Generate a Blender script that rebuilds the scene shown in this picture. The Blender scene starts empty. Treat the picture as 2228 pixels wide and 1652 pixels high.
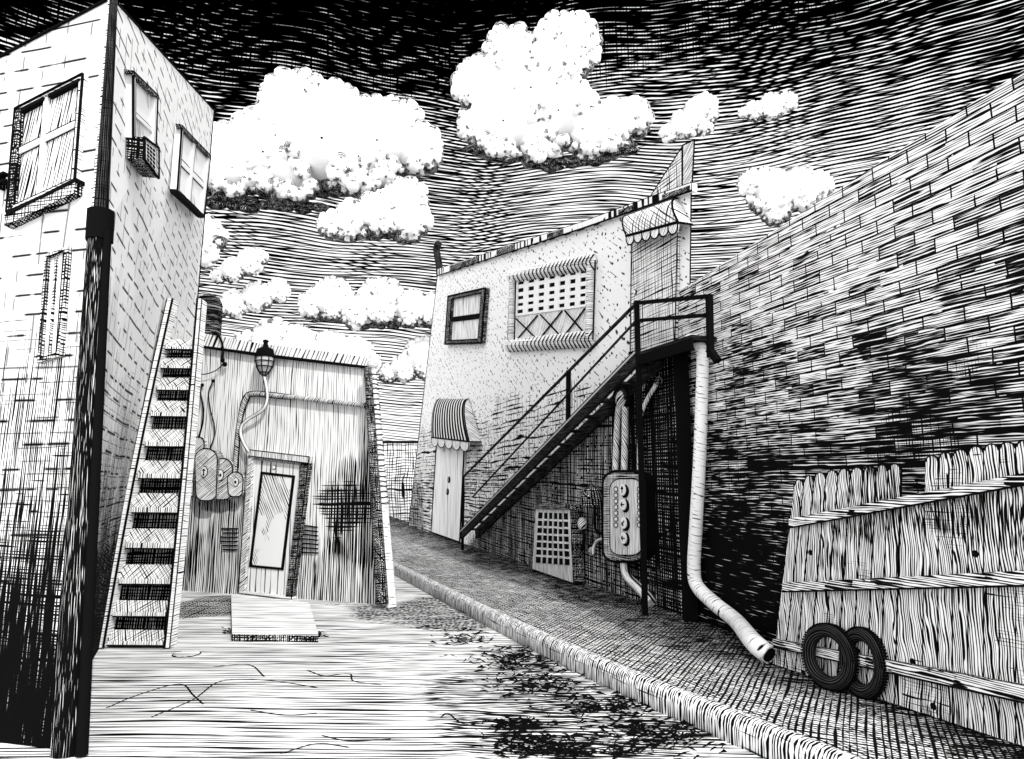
import bpy, math, random
from mathutils import Vector
random.seed(7)
sc = bpy.context.scene
COL = sc.collection
# ------------------------------------------------------------------ camera
F, EYE = 1500.0, 1.64                      # focal length in sketch units (frame 2228 x 1652), eye height
PITCH = math.atan(224 / 1500)
CAM = Vector((0, 0, EYE))
cd = bpy.data.cameras.new('camera'); cam = bpy.data.objects.new('camera', cd); COL.objects.link(cam)
cam.location = CAM; cam.rotation_euler = (math.pi / 2 + PITCH, 0, 0)
cd.sensor_fit = 'HORIZONTAL'; cd.sensor_width = 36; cd.lens = 36 * F / 2228
cd.clip_start = .05; cd.clip_end = 3000
sc.camera = cam
CP, SP = math.cos(PITCH), math.sin(PITCH)
def ray(u, v):
    x = (u - 1114) / F; z = -(v - 826) / F
    return Vector((x, CP - SP * z, SP + CP * z))
def G(u, v, z=0.0):
    r = ray(u, v); return CAM + r * ((z - EYE) / r.z)
def atY(u, v, Y):
    r = ray(u, v); return CAM + r * (Y / r.y)
UP = Vector((0, 0, 1))
class Wall:
    """a flat wall; at(u, v, d) gives the point of it (d metres proud of it) seen at u, v"""
    def __init__(s, a, b, c=None):
        s.a = Vector(a); s.b = Vector(b)
        c = s.a + UP if c is None else Vector(c)
        n = (s.b - s.a).cross(c - s.a).normalized()
        if n.dot(CAM - s.a) < 0: n = -n
        s.n = n; s.t = UP.cross(n).normalized()
    def at(s, u, v, d=0.0):
        r = ray(u, v); q = s.a + s.n * d
        return CAM + r * ((q - CAM).dot(s.n) / r.dot(s.n))
    def uv(s, u, v):
        p = s.at(u, v); return p.dot(s.t), p.z
# ------------------------------------------------------------------ pen hatching (procedural)
def M(nt, op, a, b=None, c=None, clamp=False):
    n = nt.nodes.new('ShaderNodeMath'); n.operation = op; n.use_clamp = clamp
    for i, x in enumerate((a, b, c)):
        if x is None: continue
        if isinstance(x, (int, float)): n.inputs[i].default_value = x
        else: nt.links.new(x, n.inputs[i])
    return n.outputs[0]
def noise(nt, vec, scale, detail=1.0):
    n = nt.nodes.new('ShaderNodeTexNoise'); n.noise_dimensions = '2D'
    nt.links.new(vec, n.inputs['Vector'])
    if isinstance(scale, (int, float)): n.inputs['Scale'].default_value = scale
    else: nt.links.new(scale, n.inputs['Scale'])
    n.inputs['Detail'].default_value = detail
    return n.outputs[0]
def comb(nt, x, y):
    n = nt.nodes.new('ShaderNodeCombineXYZ')
    for i, v in enumerate((x, y)):
        if isinstance(v, (int, float)): n.inputs[i].default_value = v
        else: nt.links.new(v, n.inputs[i])
    return n.outputs[0]
def make_hatch():
    g = bpy.data.node_groups.new('pen_hatch', 'ShaderNodeTree')
    I = g.interface
    I.new_socket('Vector', in_out='INPUT', socket_type='NodeSocketVector')
    for nm, d in (('Angle', 0), ('Freq', 30), ('Thick', .3), ('Warp', 1), ('WScale', 1), ('Break', .5), ('BLen', .3), ('Mask', 1), ('Jit', 1.8), ('Max', 3)):
        s = I.new_socket(nm, in_out='INPUT', socket_type='NodeSocketFloat'); s.default_value = d
    I.new_socket('Ink', in_out='OUTPUT', socket_type='NodeSocketFloat')
    gi = g.nodes.new('NodeGroupInput'); go = g.nodes.new('NodeGroupOutput')
    o = gi.outputs
    vr = g.nodes.new('ShaderNodeVectorRotate'); vr.rotation_type = 'Z_AXIS'
    g.links.new(o['Vector'], vr.inputs['Vector']); g.links.new(o['Angle'], vr.inputs['Angle'])
    sp = g.nodes.new('ShaderNodeSeparateXYZ'); g.links.new(vr.outputs[0], sp.inputs[0])
    w = noise(g, vr.outputs[0], o['WScale'], 2)
    yy = M(g, 'MULTIPLY_ADD', sp.outputs[1], o['Freq'], M(g, 'MULTIPLY', M(g, 'SUBTRACT', w, .5), o['Warp']))
    w2 = noise(g, comb(g, 3.7, M(g, 'MULTIPLY', M(g, 'MULTIPLY', sp.outputs[1], o['Freq']), .41)), 1.0, 1)
    yy = M(g, 'MULTIPLY_ADD', M(g, 'SUBTRACT', w2, .5), o['Jit'], yy)
    fl = M(g, 'FLOOR', yy)
    tri = M(g, 'MULTIPLY', M(g, 'ABSOLUTE', M(g, 'SUBTRACT', M(g, 'SUBTRACT', yy, fl), .5)), 2.0)
    n2 = noise(g, comb(g, M(g, 'ADD', M(g, 'DIVIDE', sp.outputs[0], o['BLen']), M(g, 'MULTIPLY', fl, 17.31)), M(g, 'MULTIPLY', fl, 3.71)), 1.0, 1)
    th = M(g, 'MULTIPLY_ADD', M(g, 'SUBTRACT', n2, .5), M(g, 'MULTIPLY', o['Break'], 2.0), o['Thick'])
    th = M(g, 'MINIMUM', th, o['Max'])
    th = M(g, 'MULTIPLY_ADD', M(g, 'SUBTRACT', o['Mask'], 1.0), 1.6, th)
    ink = M(g, 'MULTIPLY_ADD', M(g, 'SUBTRACT', th, tri), 6.0, .5, clamp=True)
    g.links.new(ink, go.inputs[0])
    return g
HATCH = make_hatch()
class Ink:
    def __init__(s, nt, vec):
        s.nt = nt; s.vec = vec
        sp = nt.nodes.new('ShaderNodeSeparateXYZ'); nt.links.new(vec, sp.inputs[0])
        s.u, s.v = sp.outputs[0], sp.outputs[1]
        s.out = None
    def hatch(s, ang=0, freq=30, thick=.3, warp=1.0, ws=1.0, brk=.4, bl=.3, mask=None, add=True, mx=None, jit=None):
        n = s.nt.nodes.new('ShaderNodeGroup'); n.node_tree = HATCH
        s.nt.links.new(s.vec, n.inputs['Vector'])
        for k, x in (('Angle', math.radians(ang)), ('Freq', freq), ('Thick', thick), ('Warp', warp), ('WScale', ws), ('Break', brk), ('BLen', bl), ('Mask', mask), ('Max', mx), ('Jit', jit)):
            if x is None: continue
            if isinstance(x, (int, float)): n.inputs[k].default_value = x
            else: s.nt.links.new(x, n.inputs[k])
        if add: s.add(n.outputs[0])
        return n.outputs[0]
    def add(s, sock):
        s.out = sock if s.out is None else M(s.nt, 'MAXIMUM', s.out, sock)
    def lin(s, a, b, c, soft=.4, namp=.8, nsc=1.0):
        """1 where a*u + b*v + c > 0, with a ragged edge"""
        x = M(s.nt, 'MULTIPLY_ADD', s.u, a, M(s.nt, 'MULTIPLY_ADD', s.v, b, c))
        x = M(s.nt, 'MULTIPLY_ADD', M(s.nt, 'SUBTRACT', noise(s.nt, s.vec, nsc, 2), .5), namp * 2, x)
        return M(s.nt, 'MULTIPLY_ADD', x, 1 / soft, .5, clamp=True)
    def spot(s, cu, cv, ru, rv, soft=.4, namp=.5, nsc=2.0):
        du = M(s.nt, 'MULTIPLY', M(s.nt, 'SUBTRACT', s.u, cu), 1 / ru); dv = M(s.nt, 'MULTIPLY', M(s.nt, 'SUBTRACT', s.v, cv), 1 / rv)
        r = M(s.nt, 'SQRT', M(s.nt, 'ADD', M(s.nt, 'MULTIPLY', du, du), M(s.nt, 'MULTIPLY', dv, dv)))
        x = M(s.nt, 'SUBTRACT', 1.0, r)
        x = M(s.nt, 'MULTIPLY_ADD', M(s.nt, 'SUBTRACT', noise(s.nt, s.vec, nsc, 2), .5), namp * 2, x)
        return M(s.nt, 'MULTIPLY_ADD', x, 1 / soft, .5, clamp=True)
    def cloudy(s, scale, lo, hi):
        x = noise(s.nt, s.vec, scale, 3)
        return M(s.nt, 'MULTIPLY', M(s.nt, 'SUBTRACT', x, lo), 1 / (hi - lo), clamp=True)
    def mul(s, a, b): return M(s.nt, 'MULTIPLY', a, b)
    def mx(s, a, b): return M(s.nt, 'MAXIMUM', a, b)
    def inv(s, a): return M(s.nt, 'SUBTRACT', 1.0, a)
    def bricks(s, w, h, size, brk=.45, bs=3.0, mask=None):
        n = s.nt.nodes.new('ShaderNodeTexBrick'); n.offset = .5
        wn = s.nt.nodes.new('ShaderNodeVectorMath'); wn.operation = 'ADD'
        nn = s.nt.nodes.new('ShaderNodeTexNoise'); nn.noise_dimensions = '2D'; s.nt.links.new(s.vec, nn.inputs['Vector']); nn.inputs['Scale'].default_value = 1.7
        sc_ = s.nt.nodes.new('ShaderNodeVectorMath'); sc_.operation = 'SCALE'; s.nt.links.new(nn.outputs['Color'], sc_.inputs[0]); sc_.inputs['Scale'].default_value = h * .35
        s.nt.links.new(s.vec, wn.inputs[0]); s.nt.links.new(sc_.outputs[0], wn.inputs[1])
        s.nt.links.new(wn.outputs[0], n.inputs['Vector'])
        n.inputs['Scale'].default_value = 1; n.inputs['Brick Width'].default_value = w; n.inputs['Row Height'].default_value = h
        n.inputs['Mortar Size'].default_value = size; n.inputs['Mortar Smooth'].default_value = .1
        n.inputs['Color1'].default_value = (0, 0, 0, 1); n.inputs['Color2'].default_value = (1, 1, 1, 1); n.inputs['Mortar'].default_value = (.5, .5, .5, 1)
        fac = M(s.nt, 'MULTIPLY', n.outputs['Fac'], M(s.nt, 'GREATER_THAN', noise(s.nt, s.vec, bs, 2), brk))
        if mask is not None: fac = M(s.nt, 'MULTIPLY', fac, mask)
        s.add(fac)
        bw = s.nt.nodes.new('ShaderNodeRGBToBW'); s.nt.links.new(n.outputs['Color'], bw.inputs[0])
        return bw.outputs[0]                     # a random tone per brick
    def dots(s, scale, r, keep=.5, mask=None):
        n = s.nt.nodes.new('ShaderNodeTexVoronoi'); n.voronoi_dimensions = '2D'; n.feature = 'F1'
        s.nt.links.new(s.vec, n.inputs['Vector']); n.inputs['Scale'].default_value = scale
        sp = s.nt.nodes.new('ShaderNodeSeparateColor'); s.nt.links.new(n.outputs['Color'], sp.inputs[0])
        d = M(s.nt, 'MULTIPLY', M(s.nt, 'LESS_THAN', n.outputs['Distance'], r * scale), M(s.nt, 'LESS_THAN', sp.outputs[0], keep))
        if mask is not None: d = M(s.nt, 'MULTIPLY', d, mask)
        s.add(d)
MATS = {}
def mat(name, fn=None, paper=.8, ink=.003, rough=.9):
    m = bpy.data.materials.new(name); m.use_nodes = True; nt = m.node_tree
    b = nt.nodes['Principled BSDF']; b.inputs['Roughness'].default_value = rough; b.inputs['Specular IOR Level'].default_value = .02
    if fn is None:
        b.inputs['Base Color'].default_value = (paper, paper, paper, 1)
    else:
        uv = nt.nodes.new('ShaderNodeUVMap'); uv.uv_map = 'UVMap'
        k = Ink(nt, uv.outputs[0]); fn(k)
        mx = nt.nodes.new('ShaderNodeMix'); mx.data_type = 'RGBA'
        mx.inputs['A'].default_value = (paper, paper, paper, 1); mx.inputs['B'].default_value = (ink, ink, ink, 1)
        nt.links.new(k.out, mx.inputs['Factor']); nt.links.new(mx.outputs['Result'], b.inputs['Base Color'])
    MATS[name] = m
    return m
# ------------------------------------------------------------------ mesh building
def spline(pts, n=8):
    P = [Vector(p) for p in pts]
    if len(P) < 3: return P
    out = []
    for i in range(len(P) - 1):
        a = P[i - 1] if i else P[0] * 2 - P[1]; b, c = P[i], P[i + 1]
        d = P[i + 2] if i + 2 < len(P) else P[-1] * 2 - P[-2]
        for k in range(n):
            t = k / n
            out.append(.5 * (2 * b + (c - a) * t + (2 * a - 5 * b + 4 * c - d) * t * t + (3 * b - a - 3 * c + d) * t ** 3))
    out.append(P[-1]); return out
class MB:
    def __init__(s): s.v = []; s.f = []; s.m = []; s.uv = []; s.mats = []; s.sm = []
    def mi(s, m):
        if m not in s.mats: s.mats.append(m)
        return s.mats.index(m)
    def face(s, pts, m, uvs=None, smooth=False):
        i = len(s.v); s.v += [Vector(p) for p in pts]; s.f.append(list(range(i, i + len(pts)))); s.m.append(s.mi(m)); s.uv.append(uvs); s.sm.append(smooth)
    def quad(s, a, b, c, d, m): s.face((a, b, c, d), m)
    def loft(s, rings, m, cap=True, close=True, uvs=None, smooth=True):
        """rings of equal point counts joined side by side, sharing vertices"""
        base = len(s.v); n = len(rings[0])
        for r in rings: s.v += [Vector(p) for p in r]
        k = s.mi(m)
        for i in range(len(rings) - 1):
            for j in range(n if close else n - 1):
                j2 = (j + 1) % n
                s.f.append([base + i * n + j, base + i * n + j2, base + (i + 1) * n + j2, base + (i + 1) * n + j]); s.m.append(k); s.sm.append(smooth)
                if uvs: s.uv.append([uvs(i, j), uvs(i, j + 1), uvs(i + 1, j + 1), uvs(i + 1, j)])
                else: s.uv.append(None)
        if cap:
            for r in (rings[0][::-1], rings[-1]): s.face(r, m)
    def prism(s, front, back, m, mside=None):
        """solid between two matching outlines"""
        n = len(front); ms = mside or m
        s.face(front, m); s.face(back[::-1], ms)
        for i in range(n):
            j = (i + 1) % n; s.face((front[j], front[i], back[i], back[j]), ms)
    def panel(s, w, px, d0, d1, m, mside=None):
        s.prism([w.at(u, v, d1) for u, v in px], [w.at(u, v, d1) - w.n * (d1 - d0) for u, v in px], m, mside)
    def ring(s, w, outer, inner, d0, d1, m):
        n = len(outer)
        for i in range(n):
            j = (i + 1) % n
            s.panel(w, [outer[i], outer[j], inner[j], inner[i]], d0, d1, m)
    def bar(s, a, b, w, h, m, up=UP):
        a, b = Vector(a), Vector(b); d = (b - a).normalized(); x = d.cross(up)
        if x.length < 1e-4: x = d.cross(Vector((1, 0, 0)))
        x.normalize(); y = x.cross(d)
        r = lambda p: [p + x * w / 2 + y * h / 2, p - x * w / 2 + y * h / 2, p - x * w / 2 - y * h / 2, p + x * w / 2 - y * h / 2]
        s.prism(r(a), r(b), m)
    def tube(s, pts, r, m, seg=10, r1=None, n=8, smooth=True):
        P = spline(pts, n) if smooth else [Vector(p) for p in pts]
        L = [0]
        for i in range(1, len(P)): L.append(L[-1] + (P[i] - P[i - 1]).length)
        rings = []; ref = None
        for i, p in enumerate(P):
            d = (P[min(i + 1, len(P) - 1)] - P[max(i - 1, 0)]).normalized()
            if ref is None: ref = d.cross(Vector((.3, .2, 1))); ref = ref if ref.length > .05 else d.cross(Vector((1, 0, 0)))
            x = (ref - d * ref.dot(d)).normalized(); ref = x; y = d.cross(x)
            rr = r if r1 is None else r + (r1 - r) * L[i] / L[-1]
            rings.append([p + (x * math.cos(6.2832 * k / seg) + y * math.sin(6.2832 * k / seg)) * rr for k in range(seg)])
        s.loft(rings, m, uvs=lambda i, j: (L[i], 6.2832 * j / seg * r))
    def ball(s, c, r, m, seg=12, rings=8, sx=1, sy=1, sz=1, squash=None):
        c = Vector(c); R = []
        for i in range(rings + 1):
            t = math.pi * (i / rings); t = min(max(t, .02), math.pi - .02)
            R.append([c + Vector((sx * r * math.sin(t) * math.cos(6.2832 * k / seg), sy * r * math.sin(t) * math.sin(6.2832 * k / seg), sz * r * math.cos(t))) for k in range(seg)])
        s.loft(R, m, uvs=lambda i, j: (6.2832 * j / seg * r, i / rings * 3.1416 * r))
    def disc(s, c, n, r, h, m, seg=20, mside=None, squash=1.0, t=None):
        c = Vector(c); n = Vector(n).normalized()
        x = UP.cross(n); x = x.normalized() if x.length > .01 else Vector((1, 0, 0)); y = n.cross(x)
        rg = lambda o: [c + n * o + x * math.cos(6.2832 * k / seg) * r * squash + y * math.sin(6.2832 * k / seg) * r for k in range(seg)]
        s.prism(rg(h), rg(0), m, mside)
    def build(s, name, parent=None, root=None, frame=None):
        me = bpy.data.meshes.new(name)
        o = bpy.data.objects.new(name, me); COL.objects.link(o)
        if parent is not None:
            p = parent; off = Vector((0, 0, 0))
            while p is not None: off += p.location; p = p.parent
            o.parent = parent
        else:
            lo = Vector([min(p[i] for p in s.v) for i in range(3)]); hi = Vector([max(p[i] for p in s.v) for i in range(3)])
            off = Vector(((lo.x + hi.x) / 2, (lo.y + hi.y) / 2, lo.z)) if root is None else Vector(root)
            o.location = off
        me.from_pydata([p - off for p in s.v], [], s.f); me.update()
        uvl = me.uv_layers.new(name='UVMap').data
        for pi, poly in enumerate(me.polygons):
            poly.material_index = s.m[pi]; poly.use_smooth = s.sm[pi]
            given = s.uv[pi]
            if given is None:
                n = poly.normal
                if frame: t, b = frame
                elif abs(n.z) > .75: t, b = Vector((1, 0, 0)), Vector((0, 1, 0))
                else: t = UP.cross(n).normalized(); b = UP
            for k, li in enumerate(poly.loop_indices):
                if given is not None: uvl[li].uv = given[k]
                else:
                    p = s.v[me.loops[li].vertex_index]; uvl[li].uv = (p.dot(t), p.dot(b))
        for m in s.mats: me.materials.append(MATS[m])
        return o
def tag(o, label=None, cat=None, group=None, kind=None):
    if label: o['label'] = label
    if cat: o['category'] = cat
    if group: o['group'] = group
    if kind: o['kind'] = kind
    return o
def thing(name, loc, label, cat, group=None):
    o = bpy.data.objects.new(name, None); COL.objects.link(o); o.location = loc; o.empty_display_size = .2
    return tag(o, label, cat, group)
def lerp(a, b, t): return (a[0] + (b[0] - a[0]) * t, a[1] + (b[1] - a[1]) * t)
def quad_at(c, s, t):
    """point in a four cornered outline TL, TR, BR, BL"""
    return lerp(lerp(c[0], c[1], s), lerp(c[3], c[2], s), t)
def inset(c, a, b=None):
    b = a if b is None else b
    return [quad_at(c, a, b), quad_at(c, 1 - a, b), quad_at(c, 1 - a, 1 - b), quad_at(c, a, 1 - b)]
def sub(c, s0, s1, t0, t1): return [quad_at(c, s0, t0), quad_at(c, s1, t0), quad_at(c, s1, t1), quad_at(c, s0, t1)]

# ------------------------------------------------------------------ the main lines of the place
SW = .18                                            # pavement height at the kerb
FA, FB = G(890, 1142, .40), G(1490, 1340, SW)       # foot of the white shopfront, far and near
FACADE = Wall(FA, FB)
BWA = FB.copy(); bw_dir = Vector((.30, -1, 0)).normalized()
BRICK = Wall(BWA, BWA + bw_dir)
FEA, FEB = G(1680, 1447, SW), G(2228, 1627, SW)
FENCE = Wall(FEA, FEB)
SHA, SHB = G(395, 1285), G(865, 1318)
SHED = Wall(SHA, SHB)
LB = G(142, 1634); LT = atY(245, -4, LB.y + .15)
LL = G(-80, 1606)
LEFTW = Wall(LB, LL, LT)                            # street face of the tower
LF = atY(465, 240, 9.6)
RIGHTW = Wall(LB, LT, LF)                           # yard face of the tower

# ------------------------------------------------------------------ materials
def uvz(w, u, v): return w.uv(u, v)
mat('black', None, .004); mat('white', None, .8); mat('dark_grey', None, .05); mat('paper_grey', None, .45)
def f(k): k.hatch(0, 60, .75, 1, 3, .5, .2); k.hatch(90, 50, .2, 1, 3, .3, .2)
mat('black_metal', f, paper=.07)
def f(k): k.hatch(0, 55, .18, 1, 3, .5, .2)
mat('pale', f)
def f(k): k.hatch(90, 45, .3, 1, 2, .5, .3)
mat('vertical_light', f)
def f(k): k.hatch(90, 16, .2, 1, 2, .4, .4)
mat('pane_light', f)
def f(k): k.hatch(35, 40, .36, 1.5, 2, .5, .2)
mat('slant_light', f)
def f(k): k.hatch(0, 45, .42, 1, 2, .5, .3); k.hatch(90, 45, .35, 1, 2, .5, .3)
mat('cross', f)
def f(k): k.hatch(0, 45, .66, 1.5, 2, .7, .25); k.hatch(90, 45, .55, 1.5, 2, .7, .2); k.hatch(40, 45, .3, 1, 2, .5, .3)
mat('cross_dark', f)
def f(k): k.hatch(0, 95, .88, 3, 1.2, .7, .3); k.hatch(4, 60, .6, 2, 2, .7, .25)
mat('casing', f)
def f(k): k.hatch(65, 45, .55, .8, 2, .4, .3)
mat('pipe_hatch', f)
def f(k): k.hatch(80, 24, .05, 1.0, 3, .42, .12, mx=.35)
mat('pipe_white', f)

# tower walls: pale painted block, shade of the foot hatched into the colour
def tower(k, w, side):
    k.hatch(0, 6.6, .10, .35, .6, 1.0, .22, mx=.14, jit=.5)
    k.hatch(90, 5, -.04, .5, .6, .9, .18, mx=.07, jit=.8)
    lo1 = k.lin(0, -1, 3.2, 2.4, .8, .8); lo2 = k.lin(0, -1, 2.3, 2.6, .7, .9); lo3 = k.lin(0, -1, 1.15, 2.0, .6, 1.1)  # ragged height masks for the painted shade, densest at the foot
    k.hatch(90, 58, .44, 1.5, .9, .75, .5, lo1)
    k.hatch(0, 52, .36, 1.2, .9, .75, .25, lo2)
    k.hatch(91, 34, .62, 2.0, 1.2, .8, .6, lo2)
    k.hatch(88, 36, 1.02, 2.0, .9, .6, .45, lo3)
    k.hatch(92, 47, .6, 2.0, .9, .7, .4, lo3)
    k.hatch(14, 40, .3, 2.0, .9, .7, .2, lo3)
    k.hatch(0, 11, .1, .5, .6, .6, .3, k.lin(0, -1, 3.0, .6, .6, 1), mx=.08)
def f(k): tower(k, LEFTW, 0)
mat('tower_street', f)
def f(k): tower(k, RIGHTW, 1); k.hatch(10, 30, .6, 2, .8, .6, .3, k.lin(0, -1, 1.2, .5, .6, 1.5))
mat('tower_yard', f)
# shed
def f(k):
    cu, cv = uvz(SHED, 770, 1095)
    k.hatch(90, 26, .15, 1.6, .8, .5, .5)
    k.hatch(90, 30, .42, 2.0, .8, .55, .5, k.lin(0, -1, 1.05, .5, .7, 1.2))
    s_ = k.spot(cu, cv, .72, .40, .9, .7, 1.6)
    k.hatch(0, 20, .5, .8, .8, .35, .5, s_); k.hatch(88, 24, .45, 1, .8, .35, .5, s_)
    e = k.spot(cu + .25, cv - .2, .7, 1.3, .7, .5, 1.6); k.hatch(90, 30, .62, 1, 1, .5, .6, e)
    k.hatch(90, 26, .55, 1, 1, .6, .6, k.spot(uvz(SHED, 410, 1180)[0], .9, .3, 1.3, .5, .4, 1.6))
    k.hatch(0, 2.1, -.13, .4, .8, .14, .22)
    cu2, cv2 = uvz(SHED, 470, 1098); k.hatch(90, 30, .6, 1, 1, .4, .3, k.spot(cu2, cv2, .45, .14, .5, .3, 3))  # patch below the meters, their shadow hatched into the wall
mat('shed_wall', f)
def f(k): k.hatch(68, 14, .22, 1.0, 1, .25, .3)
mat('shed_cap', f)
# white stucco shopfront
s0 = FACADE.uv(1010, 1150); s1 = FACADE.uv(1385, 760)
sl = (s1[1] - s0[1]) / (s1[0] - s0[0])
def f(k):
    k.dots(3.6, .021, .8); k.dots(6.5, .015, .45)
    k.dots(8.0, .016, .6, k.lin(0, -1, 3.2, .4, .5, .7))
    k.hatch(35, 9, -.05, 1, 1, .6, .1, mx=.14)
    st = k.lin(sl, -1, s0[1] - sl * s0[0] - .25, .5, .35, .9)         # stair's shade hatched into the wall colour below it
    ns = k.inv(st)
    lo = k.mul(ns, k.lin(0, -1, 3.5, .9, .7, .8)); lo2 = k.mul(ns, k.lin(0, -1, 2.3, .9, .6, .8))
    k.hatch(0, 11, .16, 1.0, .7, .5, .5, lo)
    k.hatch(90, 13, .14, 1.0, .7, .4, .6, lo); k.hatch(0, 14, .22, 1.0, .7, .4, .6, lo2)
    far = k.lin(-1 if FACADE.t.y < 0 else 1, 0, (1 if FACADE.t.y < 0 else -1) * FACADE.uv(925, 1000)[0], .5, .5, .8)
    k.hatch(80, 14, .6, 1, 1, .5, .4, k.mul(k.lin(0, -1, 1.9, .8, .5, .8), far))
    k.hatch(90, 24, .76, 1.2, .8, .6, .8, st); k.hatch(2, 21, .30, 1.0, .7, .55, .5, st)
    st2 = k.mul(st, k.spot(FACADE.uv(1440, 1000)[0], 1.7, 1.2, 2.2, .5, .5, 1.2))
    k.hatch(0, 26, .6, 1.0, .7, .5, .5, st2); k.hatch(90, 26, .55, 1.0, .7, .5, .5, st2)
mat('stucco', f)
def f(k): k.hatch(90, 6, .5, .2, 1, .6, .5, k.cloudy(.55, .48, .52)); k.hatch(90, 6, -.06, .2, 1, .2, .3)
mat('coping', f)
# brick wall
def f(k):
    tone = k.bricks(.32, .104, .0068, .36, 2.6)
    dark = k.lin(0, -1, 2.95, 1.8, .9, .55)  # lower courses hatched darker, shade drawn into the wall
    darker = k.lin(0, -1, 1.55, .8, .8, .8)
    k.hatch(1, 50, .35, 1.0, .8, .66, .22)
    k.hatch(-1, 42, .5, 1.2, .9, .7, .2, M(k.nt, 'MULTIPLY', M(k.nt, 'SUBTRACT', tone, .66), 5.0, clamp=True))
    k.hatch(2, 46, .48, 1.2, .9, .7, .2, k.mul(k.cloudy(.9, .50, .62), k.lin(0, -1, 3.5, .6, .4, 1)))
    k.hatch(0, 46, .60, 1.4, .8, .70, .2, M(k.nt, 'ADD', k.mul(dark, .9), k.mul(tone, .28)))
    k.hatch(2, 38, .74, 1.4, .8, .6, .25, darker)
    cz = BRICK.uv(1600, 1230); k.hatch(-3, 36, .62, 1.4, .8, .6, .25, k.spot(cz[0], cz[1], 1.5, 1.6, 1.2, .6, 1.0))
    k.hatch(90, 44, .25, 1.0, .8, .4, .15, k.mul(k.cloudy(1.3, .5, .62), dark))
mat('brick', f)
# fence boards
def f(k):
    k.hatch(90, 62, .46, 6.0, 1.8, .5, .3)
    k.hatch(0, 45, .12, 1, 2, .3, .2, k.cloudy(1.6, .52, .62)); k.hatch(90, 60, .45, 2, 2, .5, .4, k.cloudy(1.1, .5, .64))
    k.dots(2.2, .022, .35)
mat('fence_wood', f)
def f(k): k.hatch(0, 60, .45, 2.0, 1.5, .55, .15); k.hatch(0, 50, .6, 2, 2, .3, .2, k.cloudy(3.5, .5, .58))
mat('rail_wood', f)
def f(k): k.hatch(0, 38, .16, 3, 1.2, .4, .4)
mat('pale_wood', f)
def f(k): k.hatch(55, 46, .30, 1.0, 1, .45, .25); k.hatch(-40, 44, .2, 1.0, 1, .5, .25); 
mat('tread_wood', f)
def f(k): k.hatch(90, 36, .72, 1.0, 1, .5, .25); k.hatch(0, 30, .45, 1.0, 1, .5, .25)
mat('tread_shade', f)  # dark hatch for the painted shade between treads
# ground
def f(k):
    k.hatch(1, 17, .27, 2.6, .35, .55, .8, mx=.6)
    k.hatch(-2, 29, .16, 3.0, .5, .55, .5, mx=.5)
    k.hatch(14, 3.0, -.2, 3.5, .5, .2, .9)
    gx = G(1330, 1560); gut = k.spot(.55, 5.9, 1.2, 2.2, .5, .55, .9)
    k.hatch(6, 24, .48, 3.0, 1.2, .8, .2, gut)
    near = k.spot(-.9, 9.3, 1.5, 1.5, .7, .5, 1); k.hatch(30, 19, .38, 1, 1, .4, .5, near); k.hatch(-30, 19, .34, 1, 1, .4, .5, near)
    l = k.spot(-4.0, 9.6, .75, 1.0, .5, .4, 1.5); k.hatch(0, 16, .42, 1, 1, .3, .5, l); k.hatch(90, 24, .42, 1, 1, .3, .5, l)  # crosshatched patch left of the slab, a shadow painted on the ground
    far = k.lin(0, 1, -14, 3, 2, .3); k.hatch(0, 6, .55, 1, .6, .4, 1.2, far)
    c = k.spot(-2.4, 5.0, .9, .8, .5, .5, 1.4); 
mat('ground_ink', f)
def f(k):
    k.hatch(28, 27, .46, 1.6, .6, .55, .4, mx=.66, jit=1); k.hatch(-64, 24, .36, 1.4, .6, .5, .4, mx=.42, jit=1); k.hatch(66, 28, .24, 1.4, .6, .5, .3, mx=.4, jit=1)
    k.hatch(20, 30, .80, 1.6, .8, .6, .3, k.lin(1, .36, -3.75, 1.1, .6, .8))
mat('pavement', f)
def f(k): k.hatch(90, 40, .44, 2.4, 1.5, .8, .08, mx=.66); k.hatch(0, 30, .0, 1, 1, .4, .3)
mat('kerb', f)
def f(k): k.hatch(2, 15, .22, 1.2, .6, .5, .6)
mat('slab', f)
def f(k): k.hatch(0, 9, .3, 2.4, .5, .3, .6); k.hatch(90, 9, .28, 2.4, .5, .3, .6)
mat('block_far', f)
# doors and glass
def f(k): k.hatch(-62, 30, .28, 1, 1, .5, .3, k.cloudy(1.2, .42, .55))
mat('glass', f, rough=.35)
def f(k): k.hatch(82, 38, .30, 1.4, .9, .55, .25); k.hatch(84, 45, .1, 1.4, .9, .5, .3)
mat('curtain', f)
def f(k): k.hatch(90, 12, .14, .5, .8, .35, .8)
mat('shop_door', f)
def f(k): k.hatch(90, 16, .10, .5, .8, .3, .8); k.hatch(88, 30, .5, 1, 1, .5, .4, k.lin(0, 1, -FACADE.uv(975, 985)[1], .3, .2, 4))
mat('street_door', f)
def f(k): k.hatch(0, 26, .22, .8, .8, .45, .5); k.hatch(90, 26, .2, .8, .8, .45, .5)
mat('upper_door', f)
def f(k): k.hatch(90, 5.2, .66, .2, .8, .08, .8, jit=.4)
mat('awning_stripe', f)
def f(k): k.hatch(60, 16, .22, 1.2, .8, .3, .5); k.hatch(-50, 15, .2, 2, .8, .3, .5)
mat('awning_net', f)
def f(k): k.hatch(50, 30, .2, 1, 1, .3, .2)
mat('scallop', f)
def f(k): k.hatch(0, 60, .8, 2, 2, .3, .2)
mat('rubber', f, paper=.06)
def f(k): k.hatch(35, 38, .22, .6, 1, .3, .3); k.hatch(-35, 38, .2, .6, 1, .3, .3, k.cloudy(2, .45, .55))
mat('meter', f)
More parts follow.
